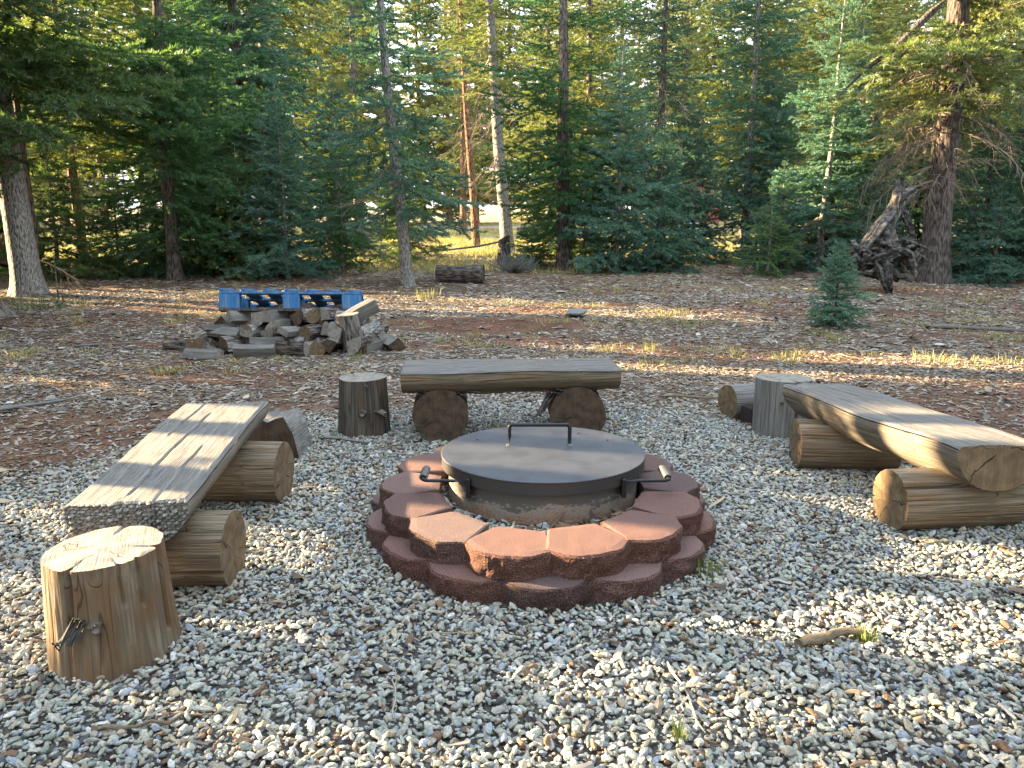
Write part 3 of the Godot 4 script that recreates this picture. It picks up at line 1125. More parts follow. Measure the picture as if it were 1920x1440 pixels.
# ------------------------------------------------------------------ logs and benches
# a log from y = 0 to len; o: side, cap_low, cap_high (materials), cracks [[angle, depth, width, from, to]], amp, flare, seg, rings, oval, slope
func log_mesh(len_: float, r0: float, r1: float, o: Dictionary) -> ArrayMesh:
	var seg: int = o.get("seg", 150)
	var rings: int = o.get("rings", 26)
	var amp: float = o.get("amp", 0.035)
	var cracks: Array = o.get("cracks", [])
	var sd: float = o.get("seed", 1.0)
	var flare: float = o.get("flare", 0.0)
	var oval: float = o.get("oval", 1.0)
	var slope: Vector2 = o.get("slope", Vector2.ZERO)
	var rows := []
	var uvs := []
	for k in rings + 1:
		var s := float(k) / rings
		var row := []
		var uv := []
		for j in seg + 1:
			var a := TAU * (j % seg) / seg
			var base := lerpf(r0, r1, s)
			var r := base * (1.0 + amp * (nz.get_noise_3d(cos(a) * 45 + sd * 60, s * len_ * 45, sin(a) * 45) + 0.35 * nf.get_noise_3d(cos(a) * 120 + sd * 60, s * len_ * 40, sin(a) * 120)) + 0.011 * nf.get_noise_3d(cos(a) * 420 + sd * 60, s * len_ * 25, sin(a) * 420))
			r += flare * base * exp(-s * len_ / 0.14) * (0.5 + 0.5 * sin(a * 4.0 + sd * 3.0) + 0.4 * sin(a * 7.0 + sd))
			for c in cracks:
				if s >= c[3] and s <= c[4]:
					var ca: float = c[0] + 0.10 * nz.get_noise_2d(s * len_ * 90, c[0] * 100)
					var d: float = angle_difference(a, ca) * base / c[2]
					var fade: float = smoothstep(c[3] - 0.001, c[3] + 0.06, s) if c[3] > 0.0 else 1.0
					fade *= 1.0 - smoothstep(c[4] - 0.1, c[4] + 0.001, s) if c[4] < 1.0 else 1.0
					r -= c[1] * exp(-d * d) * fade
			var x := cos(a) * r
			var z := sin(a) * r * oval
			var y := s * len_
			if k == rings:
				y += slope.x * x + slope.y * z
			elif k > rings - 4:
				y += (slope.x * x + slope.y * z) * (k - rings + 4) / 4.0
			row.append(Vector3(x, y, z))
			uv.append(Vector2(float(j) / seg, y))
		rows.append(row)
		uvs.append(uv)
	var st := begin(o.side)
	st.set_smooth_group(0)
	sheet(st, rows, uvs, true)
	var am := done(st)
	var kr := 14
	for e in [0, rings]:
		var cap: Material = o.get("cap_low", o.cap_high) if e == 0 else o.cap_high
		var s2 := begin(cap)
		s2.set_smooth_group(0)
		var cr := []
		var cu := []
		var cen := Vector3(0, len_ if e else 0.0, 0)
		var off := Vector3(nz.get_noise_1d(sd * 100) * 0.2 * r0, 0, nz.get_noise_1d(sd * 177) * 0.2 * r0)
		for q in kr + 1:
			var f := float(q) / kr
			var row := []
			var uv := []
			for j in seg + 1:
				var p: Vector3 = (cen + off).lerp(rows[e][j], f)
				if q < kr:
					p.y += (0.006 * nf.get_noise_2d(p.x * 300 + sd * 50, p.z * 300)) * (1.0 if e else -1.0)
				var a := TAU * (j % seg) / seg
				for c in cracks:
					if (e == 0 and c[3] <= 0.0) or (e > 0 and c[4] >= 1.0):
						var d: float = angle_difference(a, c[0] + 0.5 * nz.get_noise_2d(f * 90, c[0] * 100) * (1.0 - f)) * f * r0 / (c[2] * 0.5)
						p.y += (-1.0 if e else 1.0) * c[1] * 0.35 * exp(-d * d) * smoothstep(0.45, 0.95, f)
				row.append(p)
				uv.append(Vector2(0.5 + 0.48 * (p.x - off.x) / r0, 0.5 + 0.48 * (p.z - off.z) / r0))
			cr.append(row)
			cu.append(uv)
		sheet(s2, cr, cu, e == 0)
		done(s2, am)
	return am


# half a log, flat side up at y = 0, along x
func seat_mesh(len_: float, w0: float, w1: float, thick: float, o: Dictionary) -> ArrayMesh:
	var na := 170
	var nl := 56
	var sd: float = o.get("seed", 1.0)
	var cracks: Array = o.get("cracks", [])
	var warp: float = o.get("warp", 0.012)
	var top := []
	var tuv := []
	var low := []
	var luv := []
	for k in nl + 1:
		var s := float(k) / nl
		var x := (s - 0.5) * len_
		var w := lerpf(w0, w1, s) * (1.0 + 0.03 * nz.get_noise_2d(s * 120, sd * 70))
		var shift := 0.02 * nz.get_noise_2d(s * 80, sd * 20 + 50)
		var tr := []
		var tu := []
		var lr := []
		var lu := []
		for j in na + 1:
			var a := float(j) / na
			var z := -0.5 * w * cos(PI * a)
			var e := absf(z) / (0.5 * w)
			var y := warp * nz.get_noise_2d(x * 60 + sd * 30, z * 100) + 0.0016 * nf.get_noise_2d(x * 60, z * 500 + sd * 40) - 0.012 * smoothstep(0.93, 1.0, e)
			for c in cracks:
				if s > c[2] and s < c[3]:
					var zc: float = c[0] * w + 0.012 * nz.get_noise_2d(x * 130, c[0] * 300)
					var d: float = (z - zc) / 0.0042
					y -= c[1] * exp(-d * d) * smoothstep(c[2], c[2] + 0.05, s) * (1.0 - smoothstep(c[3] - 0.05, c[3], s))
			var arc := thick * pow(maxf(0.0, 1.0 - e * e), o.get("belly", 0.5))
			arc *= 1.0 + 0.09 * nz.get_noise_3d(x * 45, z * 70, sd * 40) + 0.05 * nf.get_noise_3d(x * 30, z * 160, sd * 40)
			var jag := 0.0
			if k == 0:
				jag = o.get("jag0", 0.0) * nf.get_noise_2d(z * 260, sd * 90)
			elif k == nl:
				jag = o.get("jag1", 0.0) * nf.get_noise_2d(z * 260, sd * 130)
			var pt := Vector3(x + jag, y, z + shift)
			tr.append(pt)
			tu.append(Vector2(z / 0.45 + 0.5, x))
			lr.append(Vector3(x + jag, y - 0.006 - arc, z + shift + 0.0))
			lu.append(Vector2(a, x + 3.3))
		top.append(tr)
		tuv.append(tu)
		low.append(lr)
		luv.append(lu)
	var st := begin(o.top)
	st.set_smooth_group(0)
	sheet(st, top, tuv, true)
	var am := done(st)
	var s2 := begin(o.under)
	s2.set_smooth_group(0)
	sheet(s2, low, luv)
	done(s2, am)
	for e in [0, nl]:
		var s3 := begin(o.end0 if e == 0 else o.end1)
		var scaly: bool = o.get("scaly", -1) == e
		var nb := 90 if scaly else 8
		var cr := []
		var cu := []
		for q in nb + 1:
			var row := []
			var uv := []
			for j in na + 1:
				var a: Vector3 = top[e][j]
				var b: Vector3 = low[e][j]
				var p := a.lerp(b, float(q) / nb)
				if scaly and q > 0 and q < nb and j > 0 and j < na:
					var line := floorf(-p.y / 0.0125 + 0.5 * nz.get_noise_2d(p.z * 130, 20.0))
					var qq := fposmod(-p.y / 0.0125 + 0.5 * nz.get_noise_2d(p.z * 130, 20.0), 1.0)
					var pp := fposmod(p.z / 0.027 + 0.5 * fposmod(line, 2.0) + 0.35 * nz.get_noise_2d(line * 60, p.z * 60), 1.0) * 2.0 - 1.0
					var cell := absf(nf.get_noise_2d(line * 170, floorf(p.z / 0.027 + 0.5 * fposmod(line, 2.0)) * 130))
					p.x += (-1.0 if e == 0 else 1.0) * ((0.008 + 0.035 * cell) * qq * pow(maxf(0.0, 1.0 - pp * pp), 0.35) + 0.014 * nz.get_noise_2d(p.z * 60, p.y * 60))
				row.append(p)
				uv.append(Vector2(0.5 + 0.9 * p.z / w0, 0.5 - 0.9 * p.y / w0))
			cr.append(row)
			cu.append(uv)
		s3.set_smooth_group(-1 if scaly else 0)
		sheet(s3, cr, cu, e == 0)
		done(s3, am) if not scaly else flat_done(s3, am)
	return am


func checks(n: int, list: Array) -> Array:
	for k in n:
		var a := rng.randf_range(0.0, 0.7)
		list.append([rng.randf() * TAU, rng.randf_range(0.007, 0.016), rng.randf_range(0.0035, 0.0055), a if rng.randf() < 0.6 else 0.0, minf(1.0, a + rng.randf_range(0.2, 0.6))])
	return list


func lying(at: Vector3, yaw: float, len_: float, roll := 0.0) -> Transform3D:
	# a log_mesh laid along local x; at is its middle
	var b := Basis(Vector3.UP, yaw) * Basis(Vector3(0, 0, 1), -PI / 2) * Basis(Vector3.UP, roll)
	return Transform3D(b, at - b.y * len_ / 2)


func knot(parent: Node, at: Vector3, dir: Vector3, r: float, l: float, m: Material) -> void:
	var st := begin()
	tube(st, [at - dir * 0.02, at + dir * l * 0.4, at + dir * l], [r * 1.5, r, r * 0.75], 9, 0.25, at.x * 10)
	part("knot", done(st), parent, m)


func shreds(parent: Node, a: Vector3, b: Vector3, n: int, m: Material) -> void:
	# loose bark hanging on under a log
	for k in n:
		var p := a.lerp(b, (k + rng.randf()) / n)
		var d := (b - a).normalized() * rng.randf_range(0.05, 0.14) + Vector3(rng.randf_range(-0.02, 0.02), rng.randf_range(-0.05, 0.0), rng.randf_range(-0.02, 0.02))
		var st := begin()
		tube(st, [p, p + d * 0.5 + Vector3(0, rng.randf_range(-0.01, 0.01), 0), p + d], [0.014, 0.012, 0.004], 5, 0.3, k, 0.35)
		part("bark_strip", done(st), parent, m)


func make_benches() -> void:
	rng.seed = 42
	# ---- bench at the left, weathered scaly end towards the camera
	var far_c := Vector3(-1.765, 0, -4.48)
	var near_c := Vector3(-1.495, 0, -2.73)
	var axis := (near_c - far_c)
	var b := thing("log_bench", "log bench with a scaly weathered end, beside the big stump with rusty brown stains", "bench", (far_c + near_c) / 2, 0.0, "log benches round the fire pit")
	b.rotation.y = atan2(-axis.z, axis.x)
	var st_ := {"top": M.silver_wood, "under": M.pale_wood, "end0": M.end_pale, "end1": M.scaly, "scaly": 56, "seed": 2.0, "jag0": 0.03, "jag1": 0.01, "belly": 0.42,
		"cracks": [[0.05, 0.03, 0.15, 0.97], [-0.22, 0.014, 0.55, 1.1], [0.24, 0.016, -0.1, 0.45]]}
	part("seat", seat_mesh(axis.length(), 0.50, 0.455, 0.195, st_), b, null, Transform3D(Basis(), Vector3(0, 0.462, 0)))
	for q in [[Vector3(-1.50, 0.155, -2.99), 0.62, 0.158, 0.02, 7.0], [Vector3(-1.60, 0.165, -4.03), 0.64, 0.168, -0.04, 8.0]]:
		var lm := log_mesh(q[1], q[2] * 1.03, q[2], {"side": M.tan_wood, "cap_high": M.end_tan, "seed": q[4], "amp": 0.05, "seg": 230, "cracks": checks(9, [[1.9, 0.02, 0.008, 0.15, 1.0], [4.4, 0.014, 0.006, 0.3, 1.0], [2.7, 0.012, 0.005, 0.0, 0.7], [0.6, 0.02, 0.010, 0.0, 1.0]])})
		var w := lying(q[0], q[3], q[1], q[4])
		part("support_log", lm, b, null, b.transform.affine_inverse() * w)
	knot(b, Vector3(0.25, 0.36, 0.19), Vector3(0, -0.2, 1).normalized(), 0.014, 0.02, M.dark_wood)
	shreds(b, Vector3(-0.5, 0.30, 0.17), Vector3(0.7, 0.29, 0.16), 10, M.dark_wood)
	# ---- bench behind the fire pit
	b = thing("log_bench", "level log bench behind the fire ring on two round logs with dark ends", "bench", Vector3(-0.015, 0, -5.50), deg_to_rad(3.0), "log benches round the fire pit")
	part("seat", seat_mesh(1.58, 0.50, 0.48, 0.185, {"top": M.silver_wood, "under": M.tan_wood, "end0": M.end_pale, "end1": M.end_pale, "seed": 5.0, "belly": 0.30, "warp": 0.014, "cracks": [[0.0, 0.026, -0.1, 0.45], [0.22, 0.016, 0.3, 0.95], [-0.28, 0.014, 0.5, 1.1]]}), b, null, Transform3D(Basis(Vector3.RIGHT, 0.03), Vector3(0, 0.535, 0.02)))
	for q in [[-0.53, 0.205, 0.03], [0.515, 0.208, -0.05]]:
		var ln := 0.62
		var lm := log_mesh(ln, q[1], q[1] * 0.98, {"side": M.dark_wood, "cap_high": M.end_dark, "seed": 10.0 + q[0], "amp": 0.05, "seg": 230, "cracks": checks(9, [[2.2, 0.02, 0.008, 0.2, 1.0], [0.9, 0.012, 0.006, 0.0, 1.0]])})
		# the far end lies at the back, the near end shows to the camera
		var bb := Basis(Vector3.UP, q[2]) * Basis(Vector3.RIGHT, PI / 2)
		part("support_log", lm, b, null, Transform3D(bb, Vector3(q[0], q[1] - 0.015, -0.38)))
	shreds(b, Vector3(-0.75, 0.375, 0.22), Vector3(-0.30, 0.37, 0.22), 5, M.dark_bark)
	shreds(b, Vector3(0.20, 0.38, 0.22), Vector3(0.62, 0.39, 0.22), 6, M.dark_bark)
	for k in 4:
		var s3 := begin()
		tube(s3, [Vector3(0.30, 0.36 - 0.02 * k, 0.20), Vector3(0.24, 0.29 - 0.02 * k, 0.22), Vector3(0.20 - 0.015 * k, 0.22 - 0.02 * k, 0.22)], [0.03, 0.025, 0.008], 6, 0.4, k, 0.3)
		part("bark_strip", done(s3), b, M.dark_bark)
	knot(b, Vector3(0.08, 0.44, 0.235), Vector3(0, 0, 1), 0.010, 0.02, M.pale_wood)
	knot(b, Vector3(0.40, 0.44, 0.235), Vector3(0, 0, 1), 0.012, 0.02, M.pale_wood)
	# ---- bench at the right
	far_c = Vector3(2.085, 0, -5.05)
	near_c = Vector3(2.375, 0, -3.47)
	axis = near_c - far_c
	b = thing("log_bench", "sunlit half-log bench with a brown sawn end, leaning against a grey upright log", "bench", (far_c + near_c) / 2, 0.0, "log benches round the fire pit")
	b.rotation.y = atan2(-axis.z, axis.x)
	part("seat", seat_mesh(axis.length(), 0.46, 0.49, 0.235, {"top": M.silver_wood, "under": M.pale_wood, "end0": M.end_pale, "end1": M.end_tan, "seed": 8.0, "jag0": 0.09, "belly": 0.5, "warp": 0.022, "cracks": [[-0.1, 0.014, 0.0, 0.5], [0.2, 0.012, 0.3, 0.8]]}), b, null, Transform3D(Basis(), Vector3(0, 0.468, 0)))
	for q in [[Vector3(2.24, 0.148, -3.64), 0.64, 0.152, 0.10, 3.0], [Vector3(2.13, 0.155, -4.62), 0.60, 0.160, -0.12, 4.0]]:
		var lm := log_mesh(q[1], q[2], q[2], {"side": M.tan_wood, "cap_high": M.end_tan, "cap_low": M.end_tan, "seed": q[4], "amp": 0.045, "seg": 230, "cracks": checks(9, [[0.5 + q[4], 0.035, 0.011, 0.0, 0.55], [3.1 + q[4], 0.016, 0.006, 0.0, 0.9], [4.6, 0.012, 0.005, 0.1, 1.0]])})
		part("support_log", lm, b, null, b.transform.affine_inverse() * lying(q[0], q[3], q[1], q[4] * 0.4))
	knot(b, Vector3(0.47, 0.345, -0.19), Vector3(0.2, -0.2, -1).normalized(), 0.022, 0.02, M.dark_wood)
	knot(b, Vector3(0.60, 0.40, -0.225), Vector3(0.2, 0, -1).normalized(), 0.010, 0.02, M.dark_wood)
	shreds(b, Vector3(-0.7, 0.29, -0.13), Vector3(0.62, 0.28, -0.12), 16, M.dark_wood)


func make_stumps() -> void:
	rng.seed = 77
	var o := thing("tree_stump", "squat stump with pale cracked top and rusty brown stains by the scaly bench end", "stump", on(-1.425, -2.44), 0.4, "upright log stools")
	part("wood", log_mesh(0.395, 0.205, 0.187, {"side": M.stained_wood, "cap_high": M.end_pale, "cap_low": M.end_tan, "seed": 15.0, "amp": 0.07, "flare": 0.06, "seg": 280, "rings": 36, "slope": Vector2(0.03, -0.02),
		"cracks": [[2.1, 0.035, 0.009, 0.35, 1.0], [0.9, 0.02, 0.007, 0.55, 1.0], [1.25, 0.018, 0.006, 0.6, 1.0], [0.35, 0.03, 0.010, 0.2, 1.0], [3.4, 0.06, 0.030, 0.0, 0.55], [1.6, 0.012, 0.005, 0.1, 0.5], [5.0, 0.03, 0.01, 0.4, 1.0]]}), o)
	knot(o, Vector3(-0.02, 0.20, 0.205), Vector3(0.1, 0.2, 1).normalized(), 0.016, 0.03, M.pale_wood)
	var torn := begin()
	for k in 16:
		var x := -0.145 + 0.0042 * k + rng.randf_range(-0.003, 0.003)
		var top := 0.235 - 0.0016 * absf(k - 9.0) * absf(k - 9.0) * 0.4 + rng.randf_range(-0.01, 0.01)
		tube(torn, [Vector3(x + 0.035, top, 0.192), Vector3(x + 0.016, top - 0.035, 0.204), Vector3(x, 0.15 + rng.randf_range(0.0, 0.03), 0.213 + rng.randf_range(-0.004, 0.005))], [0.003, 0.0055, 0.003], 5, 0.4, k)
	part("torn_knot", done(torn), o, M.silver_wood)
	o = thing("tree_stump", "knotty grey stump with branch stubs beside the level bench", "stump", on(-1.125, -5.53), 0.0, "upright log stools")
	part("wood", log_mesh(0.43, 0.198, 0.176, {"side": M.dark_wood, "cap_high": M.end_pale, "cap_low": M.end_dark, "seed": 25.0, "amp": 0.08, "flare": 0.03, "slope": Vector2(0.02, -0.03), "cracks": [[1.3, 0.02, 0.008, 0.0, 0.5], [2.2, 0.025, 0.010, 0.0, 0.45], [0.5, 0.012, 0.005, 0.2, 0.9], [4.0, 0.03, 0.01, 0.3, 1.0], [5.2, 0.02, 0.008, 0.5, 1.0]]}), o)
	knot(o, Vector3(0.03, 0.19, 0.185), Vector3(0, 0.1, 1).normalized(), 0.028, 0.045, M.pale_wood)
	knot(o, Vector3(0.12, 0.20, 0.13), Vector3(0.8, -0.25, 0.5).normalized(), 0.022, 0.09, M.pale_wood)
	knot(o, Vector3(0.055, 0.385, 0.155), Vector3(0.1, 0, 1).normalized(), 0.014, 0.03, M.dark_bark)
	knot(o, Vector3(-0.17, 0.21, 0.06), Vector3(-1, 0.1, 0.2).normalized(), 0.014, 0.04, M.pale_wood)
	o = thing("tree_stump", "smooth grey upright log with one deep split standing behind the sunlit bench", "stump", on(2.04, -5.50), 0.0, "upright log stools")
	part("wood", log_mesh(0.43, 0.205, 0.20, {"side": M.silver_wood, "cap_high": M.end_pale, "cap_low": M.end_tan, "seed": 35.0, "amp": 0.02, "cracks": [[1.35, 0.07, 0.012, 0.25, 1.0], [2.6, 0.012, 0.005, 0.1, 1.0], [2.9, 0.010, 0.004, 0.2, 1.0], [1.0, 0.02, 0.006, 0.5, 1.0], [4.4, 0.05, 0.012, 0.3, 1.0]]}), o)
	knot(o, Vector3(-0.07, 0.27, 0.185), Vector3(-0.3, 0, 1).normalized(), 0.012, 0.018, M.dark_wood)
	# a short log lying behind it and a concrete block
	var lg := thing("short_log", "short log lying on its side against the grey upright log", "log", on(2.06, -6.05), 0.0)
	part("wood", log_mesh(0.62, 0.142, 0.135, {"side": M.silver_wood, "cap_high": M.end_tan, "seed": 45.0, "amp": 0.06, "cracks": [[1.0, 0.02, 0.008, 0.0, 0.8], [5.5, 0.015, 0.006, 0.2, 1.0]]}), lg, null, Transform3D(Basis(Vector3.UP, 0.30), Vector3.ZERO) * lying(Vector3(0, 0.135, 0), 0.0, 0.62, 2.0))
	# the broken half log behind the left bench
	var hb := thing("half_log_remnant", "broken dark half log remnant with a blue-grey back, behind the scaly bench", "log", on(-1.58, -4.86), 0.0)
	hb.scale = Vector3(0.88, 0.92, 0.9)
	var st := begin(M.silver_wood)
	var prof := [Vector2(-0.20, 0.0), Vector2(-0.19, 0.18), Vector2(-0.10, 0.315), Vector2(-0.03, 0.29), Vector2(0.03, 0.315), Vector2(0.09, 0.33), Vector2(0.155, 0.21), Vector2(0.19, 0.0)]
	var rows := []
	var uvs := []
	for k in 7:
		var r := []
		var u := []
		for j in prof.size():
			var s: float = 1.0 - 0.05 * k / 6.0
			r.append(Vector3(prof[j].x * s, prof[j].y * s, 0.11 - 0.40 * k / 6.0 + 0.03 * nf.get_noise_2d(j * 90, k * 12)))
			u.append(Vector2(j * 0.1, k * 0.1))
		rows.append(r)
		uvs.append(u)
	st.set_smooth_group(0)
	sheet(st, rows, uvs)
	var am := done(st)
	var s4 := begin(M.end_dark)
	for e in [0, 6]:
		for j in prof.size() - 1:
			for v in [Vector3(0, 0.0, rows[e][0].z), rows[e][j], rows[e][j + 1]]:
				s4.set_uv(Vector2(0.5 + v.x * 1.2, 0.2 + v.y * 1.2))
				s4.add_vertex(v)
	done(s4, am)
	part("wood", am, hb)
	var cb := thing("concrete_block", "small dark concrete block beside the upright log and the lying log", "block", on(1.925, -5.80), 0.25)
	var s5 := begin()
	box(s5, Vector3(-0.075, -0.005, -0.10), Vector3(0.085, 0.145, 0.10), 0.008)
	part("concrete", flat_done(s5), cb, M.grey_block)


# ------------------------------------------------------------------ fire pit
func lathe(profile: Array, seg: int, m: Material, uvw := 1.0) -> ArrayMesh:
	var st := begin(m)
	st.set_smooth_group(0)
	var rows := []
	var uvs := []
	for p in profile:
		var row := []
		var uv := []
		for j in seg + 1:
			var a := TAU * (j % seg) / seg
			row.append(Vector3(cos(a) * p.x, p.y, sin(a) * p.x))
			uv.append(Vector2(uvw * j / seg, p.z if p is Vector3 else p.y))
		rows.append(row)
		uvs.append(uv)
	sheet(st, rows, uvs, true)
	return done(st)


func block_mesh(seed_: float, half: float, top_m: Material, face_m: Material) -> ArrayMesh:
	var hgt := 0.102
	var back := 0.112
	var nf_ := 30
	var front := []
	for k in nf_ + 1:
		var x := lerpf(-half, half, float(k) / nf_)
		front.append(Vector2(x, -0.030 * pow(absf(x) / half, 2.0) - 0.060 * smoothstep(0.42, 1.0, absf(x) / half)))
	var levels := [0.0, 0.012, 0.026, 0.04, 0.054, 0.068, 0.082, 0.094, hgt]
	var rows := []
	var uvs := []
	for y in levels:
		var row := []
		var uv := []
		for k in nf_ + 1:
			var p: Vector2 = front[k]
			var d := 0.018 * nz.get_noise_3d(p.x * 300 + seed_ * 90, y * 380, seed_ * 30) + 0.013 * nf.get_noise_3d(p.x * 700 + seed_ * 90, y * 800, 5)
			if y >= hgt:
				d = d * 0.5 - 0.007
			if k == 0 or k == nf_:
				d = -0.004
			row.append(Vector3(p.x, y, p.y + d))
			uv.append(Vector2(p.x, y))
		rows.append(row)
		uvs.append(uv)
	var st := begin(face_m)
	st.set_smooth_group(-1)
	sheet(st, rows, uvs, true)
	var am := flat_done(st)
	var s2 := begin(top_m)
	s2.set_smooth_group(-1)
	# top, with a slightly lowered worn rim
	var top_row: Array = rows[rows.size() - 1]
	var trows := []
	var tuv := []
	for q in 9:
		var f := q / 8.0
		var r := []
		var u := []
		for k in nf_ + 1:
			var bx := lerpf(-back, back, float(k) / nf_)
			var p: Vector3 = top_row[k].lerp(Vector3(bx, hgt, -0.30), f)
			if q > 0:
				p.y += 0.004 + 0.0016 * nf.get_noise_2d(p.x * 400 + seed_ * 70, p.z * 400)
			if q == 8 or k == 0 or k == nf_:
				p.y = hgt - 0.001
			r.append(p)
			u.append(Vector2(p.x, p.z))
		trows.append(r)
		tuv.append(u)
	sheet(s2, trows, tuv, true)
	for e in [0, nf_]:
		var r1 := []
		var r2 := []
		for q in 9:
			var f := q / 8.0
			var p: Vector3 = trows[q][e]
			r1.append(p)
			r2.append(Vector3(p.x, 0, p.z))
		sheet(s2, [r1, r2], [r1.map(func(v): return Vector2(v.z, v.y)), r2.map(func(v): return Vector2(v.z, v.y))], e == 0)
	var b1 := []
	var b2 := []
	for k in nf_ + 1:
		b1.append(trows[8][k])
		b2.append(Vector3(trows[8][k].x, 0, trows[8][k].z))
	sheet(s2, [b1, b2], [b1.map(func(v): return Vector2(v.x, v.y)), b2.map(func(v): return Vector2(v.x, v.y))])
	flat_done(s2, am)
	return am


func make_pit() -> void:
	rng.seed = 9
	var w := thing("block_wall", "low oval wall of two courses of red scalloped concrete blocks round the fire ring", "wall", WALL)
	var meshes := []
	for k in 6:
		# each batch of blocks has its own tone
		var tone: Color = [Color(1, 1, 1), Color(0.90, 0.88, 0.88), Color(0.96, 0.99, 0.99), Color(0.84, 0.86, 0.88), Color(1.0, 0.95, 0.92), Color(0.93, 0.97, 1.0)][k]
		var tm: StandardMaterial3D = M.block.duplicate()
		tm.albedo_color = tone
		tm.uv1_offset = Vector3(k * 0.37, k * 0.21, k * 0.13)
		var fm: StandardMaterial3D = M.split_block.duplicate()
		fm.albedo_color = tone
		fm.uv1_offset = Vector3(k * 0.37, k * 0.21, k * 0.13)
		meshes.append(block_mesh(k + 1.0, 0.1945, tm, fm))
	for course in 2:
		var a: float = 0.82 + (0.065 if course == 0 else 0.0)
		var b: float = 0.95 + (0.065 if course == 0 else 0.0)
		var n := 15 if course == 0 else 14
		# equal steps along the oval
		var cum := [0.0]
		var fine := 1440
		for k in fine:
			var t0 := TAU * k / fine
			var t1 := TAU * (k + 1) / fine
			cum.append(cum[k] + Vector2(a * (cos(t1) - cos(t0)), b * (sin(t1) - sin(t0))).length())
		var first: float = cum[int(fine * 0.25)] + (0.0 if course == 0 else 0.185)
		for k in n:
			var s: float = fposmod(first + cum[fine] * k / n, cum[fine])
			var i := 0
			while cum[i + 1] < s:
				i += 1
			var t: float = TAU * (i + (s - cum[i]) / (cum[i + 1] - cum[i])) / fine
			var p := Vector3(a * cos(t), 0, b * sin(t))
			var out := Vector3(cos(t) / a, 0, sin(t) / b).normalized()
			var bb := Basis(Vector3.UP.cross(out), Vector3.UP, out).rotated(Vector3.UP, rng.randf_range(-0.03, 0.03))
			bb = bb * Basis(Vector3.RIGHT, rng.randf_range(-0.018, 0.018)) * Basis(Vector3(0, 0, 1), rng.randf_range(-0.012, 0.012))
			part("block", meshes[rng.randi() % 6], w, null, Transform3D(bb, p + out * rng.randf_range(-0.008, 0.008) + Vector3(0, -0.004 if course == 0 else 0.1005, 0)))
	# steel ring
	var ring := thing("steel_fire_ring", "rust-stained round steel fire ring inside the red block wall", "fire ring", PIT)
	var m := lathe([Vector3(0.478, 0.275, 0.1), Vector3(0.478, 0.28, 0.1), Vector3(0.505, 0.28, 0.04), Vector3(0.505, 0.25, 0.25), Vector3(0.505, 0.17, 0.62), Vector3(0.505, 0.10, 0.95), Vector3(0.505, -0.02, 0.99)], 120, M.rust_steel)
	part("shell", m, ring)
	part("inner_shell", lathe([Vector3(0.478, 0.275, 0), Vector3(0.485, 0.1, 0), Vector3(0.485, 0.02, 0), Vector3(0.0, 0.02, 0)], 60, M.black_steel), ring)
	for s in [-1.0, 1.0]:
		# swing grate handle: a bar along the front with a coil grip that points back
		var hx: float = -0.60 if s < 0 else 0.60
		var g := Node3D.new()
		g.name = "grate_handle"
		ring.add_child(g, true)
		var y := 0.300
		var st := begin()
		tube(st, [Vector3(s * 0.372, y, 0.408), Vector3(s * 0.45, y, 0.404), Vector3(hx - s * 0.02, y, 0.40), Vector3(hx, y, 0.385), Vector3(hx, y + 0.006, 0.20)], [0.0085, 0.0085, 0.0085, 0.0085, 0.0085], 8)
		part("bar", done(st), g, M.black_steel)
		var coil := []
		var cr := []
		for k in 97:
			var a := TAU * k / 12.0
			coil.append(Vector3(hx + cos(a) * 0.0155, y + 0.003 + sin(a) * 0.0155, 0.365 - 0.0016 * k))
			cr.append(0.0062)
		var s2 := begin()
		tube(s2, coil, cr, 6)
		part("coil_grip", done(s2), g, M.spring_steel)
		var s3 := begin()
		box(s3, Vector3(s * 0.378 - 0.011, y - 0.085, 0.345), Vector3(s * 0.378 + 0.011, y + 0.011, 0.416), 0.003)
		part("bracket", flat_done(s3), g, M.black_steel)
	# lid
	var lid := thing("fire_pit_lid", "flat round dark steel lid with a bar handle covering the fire ring", "lid", PIT + Vector3(0, 0.273, 0))
	part("plate", lathe([Vector2(0.0, 0.070), Vector2(0.2, 0.0695), Vector2(0.4, 0.067), Vector2(0.541, 0.0645)], 140, M.lid), lid)
	part("plate_edge", lathe([Vector2(0.541, 0.0645), Vector2(0.5435, 0.0625), Vector2(0.5435, 0.058), Vector2(0.541, 0.0565)], 140, M.lid), lid)
	part("skirt", lathe([Vector2(0.5405, 0.0565), Vector2(0.5405, 0.0)], 140, M.skirt), lid)
	part("skirt_lip", lathe([Vector2(0.5405, 0.0), Vector2(0.536, 0.0), Vector2(0.536, 0.06)], 140, M.skirt), lid)
	var hp := []
	for c in [Vector2(-0.18, 0.0), Vector2(-0.18, 0.05)]:
		hp.append(Vector3(c.x, 0.065 + c.y, -0.085))
	for k in 6:
		var a := PI - PI / 2 * k / 5
		hp.append(Vector3(-0.162 + 0.018 * cos(a), 0.165 + 0.018 * sin(a), -0.085))
	for k in 6:
		var a := PI / 2 - PI / 2 * k / 5
		hp.append(Vector3(0.132 + 0.018 * cos(a), 0.165 + 0.018 * sin(a), -0.085))
	hp.append(Vector3(0.15, 0.11, -0.085))
	hp.append(Vector3(0.15, 0.065, -0.085))
	var rad := []
	for k in hp.size():
		rad.append(0.0105)
	var s6 := begin()
	tube(s6, hp, rad, 12)
	part("handle", done(s6), lid, M.black_steel)
	for p in [Vector2(-0.18, -0.085), Vector2(0.15, -0.085)]:
		part("weld", lathe([Vector2(0.0, 0.012), Vector2(0.011, 0.010), Vector2(0.018, 0.003), Vector2(0.020, 0.0)], 14, M.spring_steel), lid, null, Transform3D(Basis(), Vector3(p.x, 0.068, p.y)))
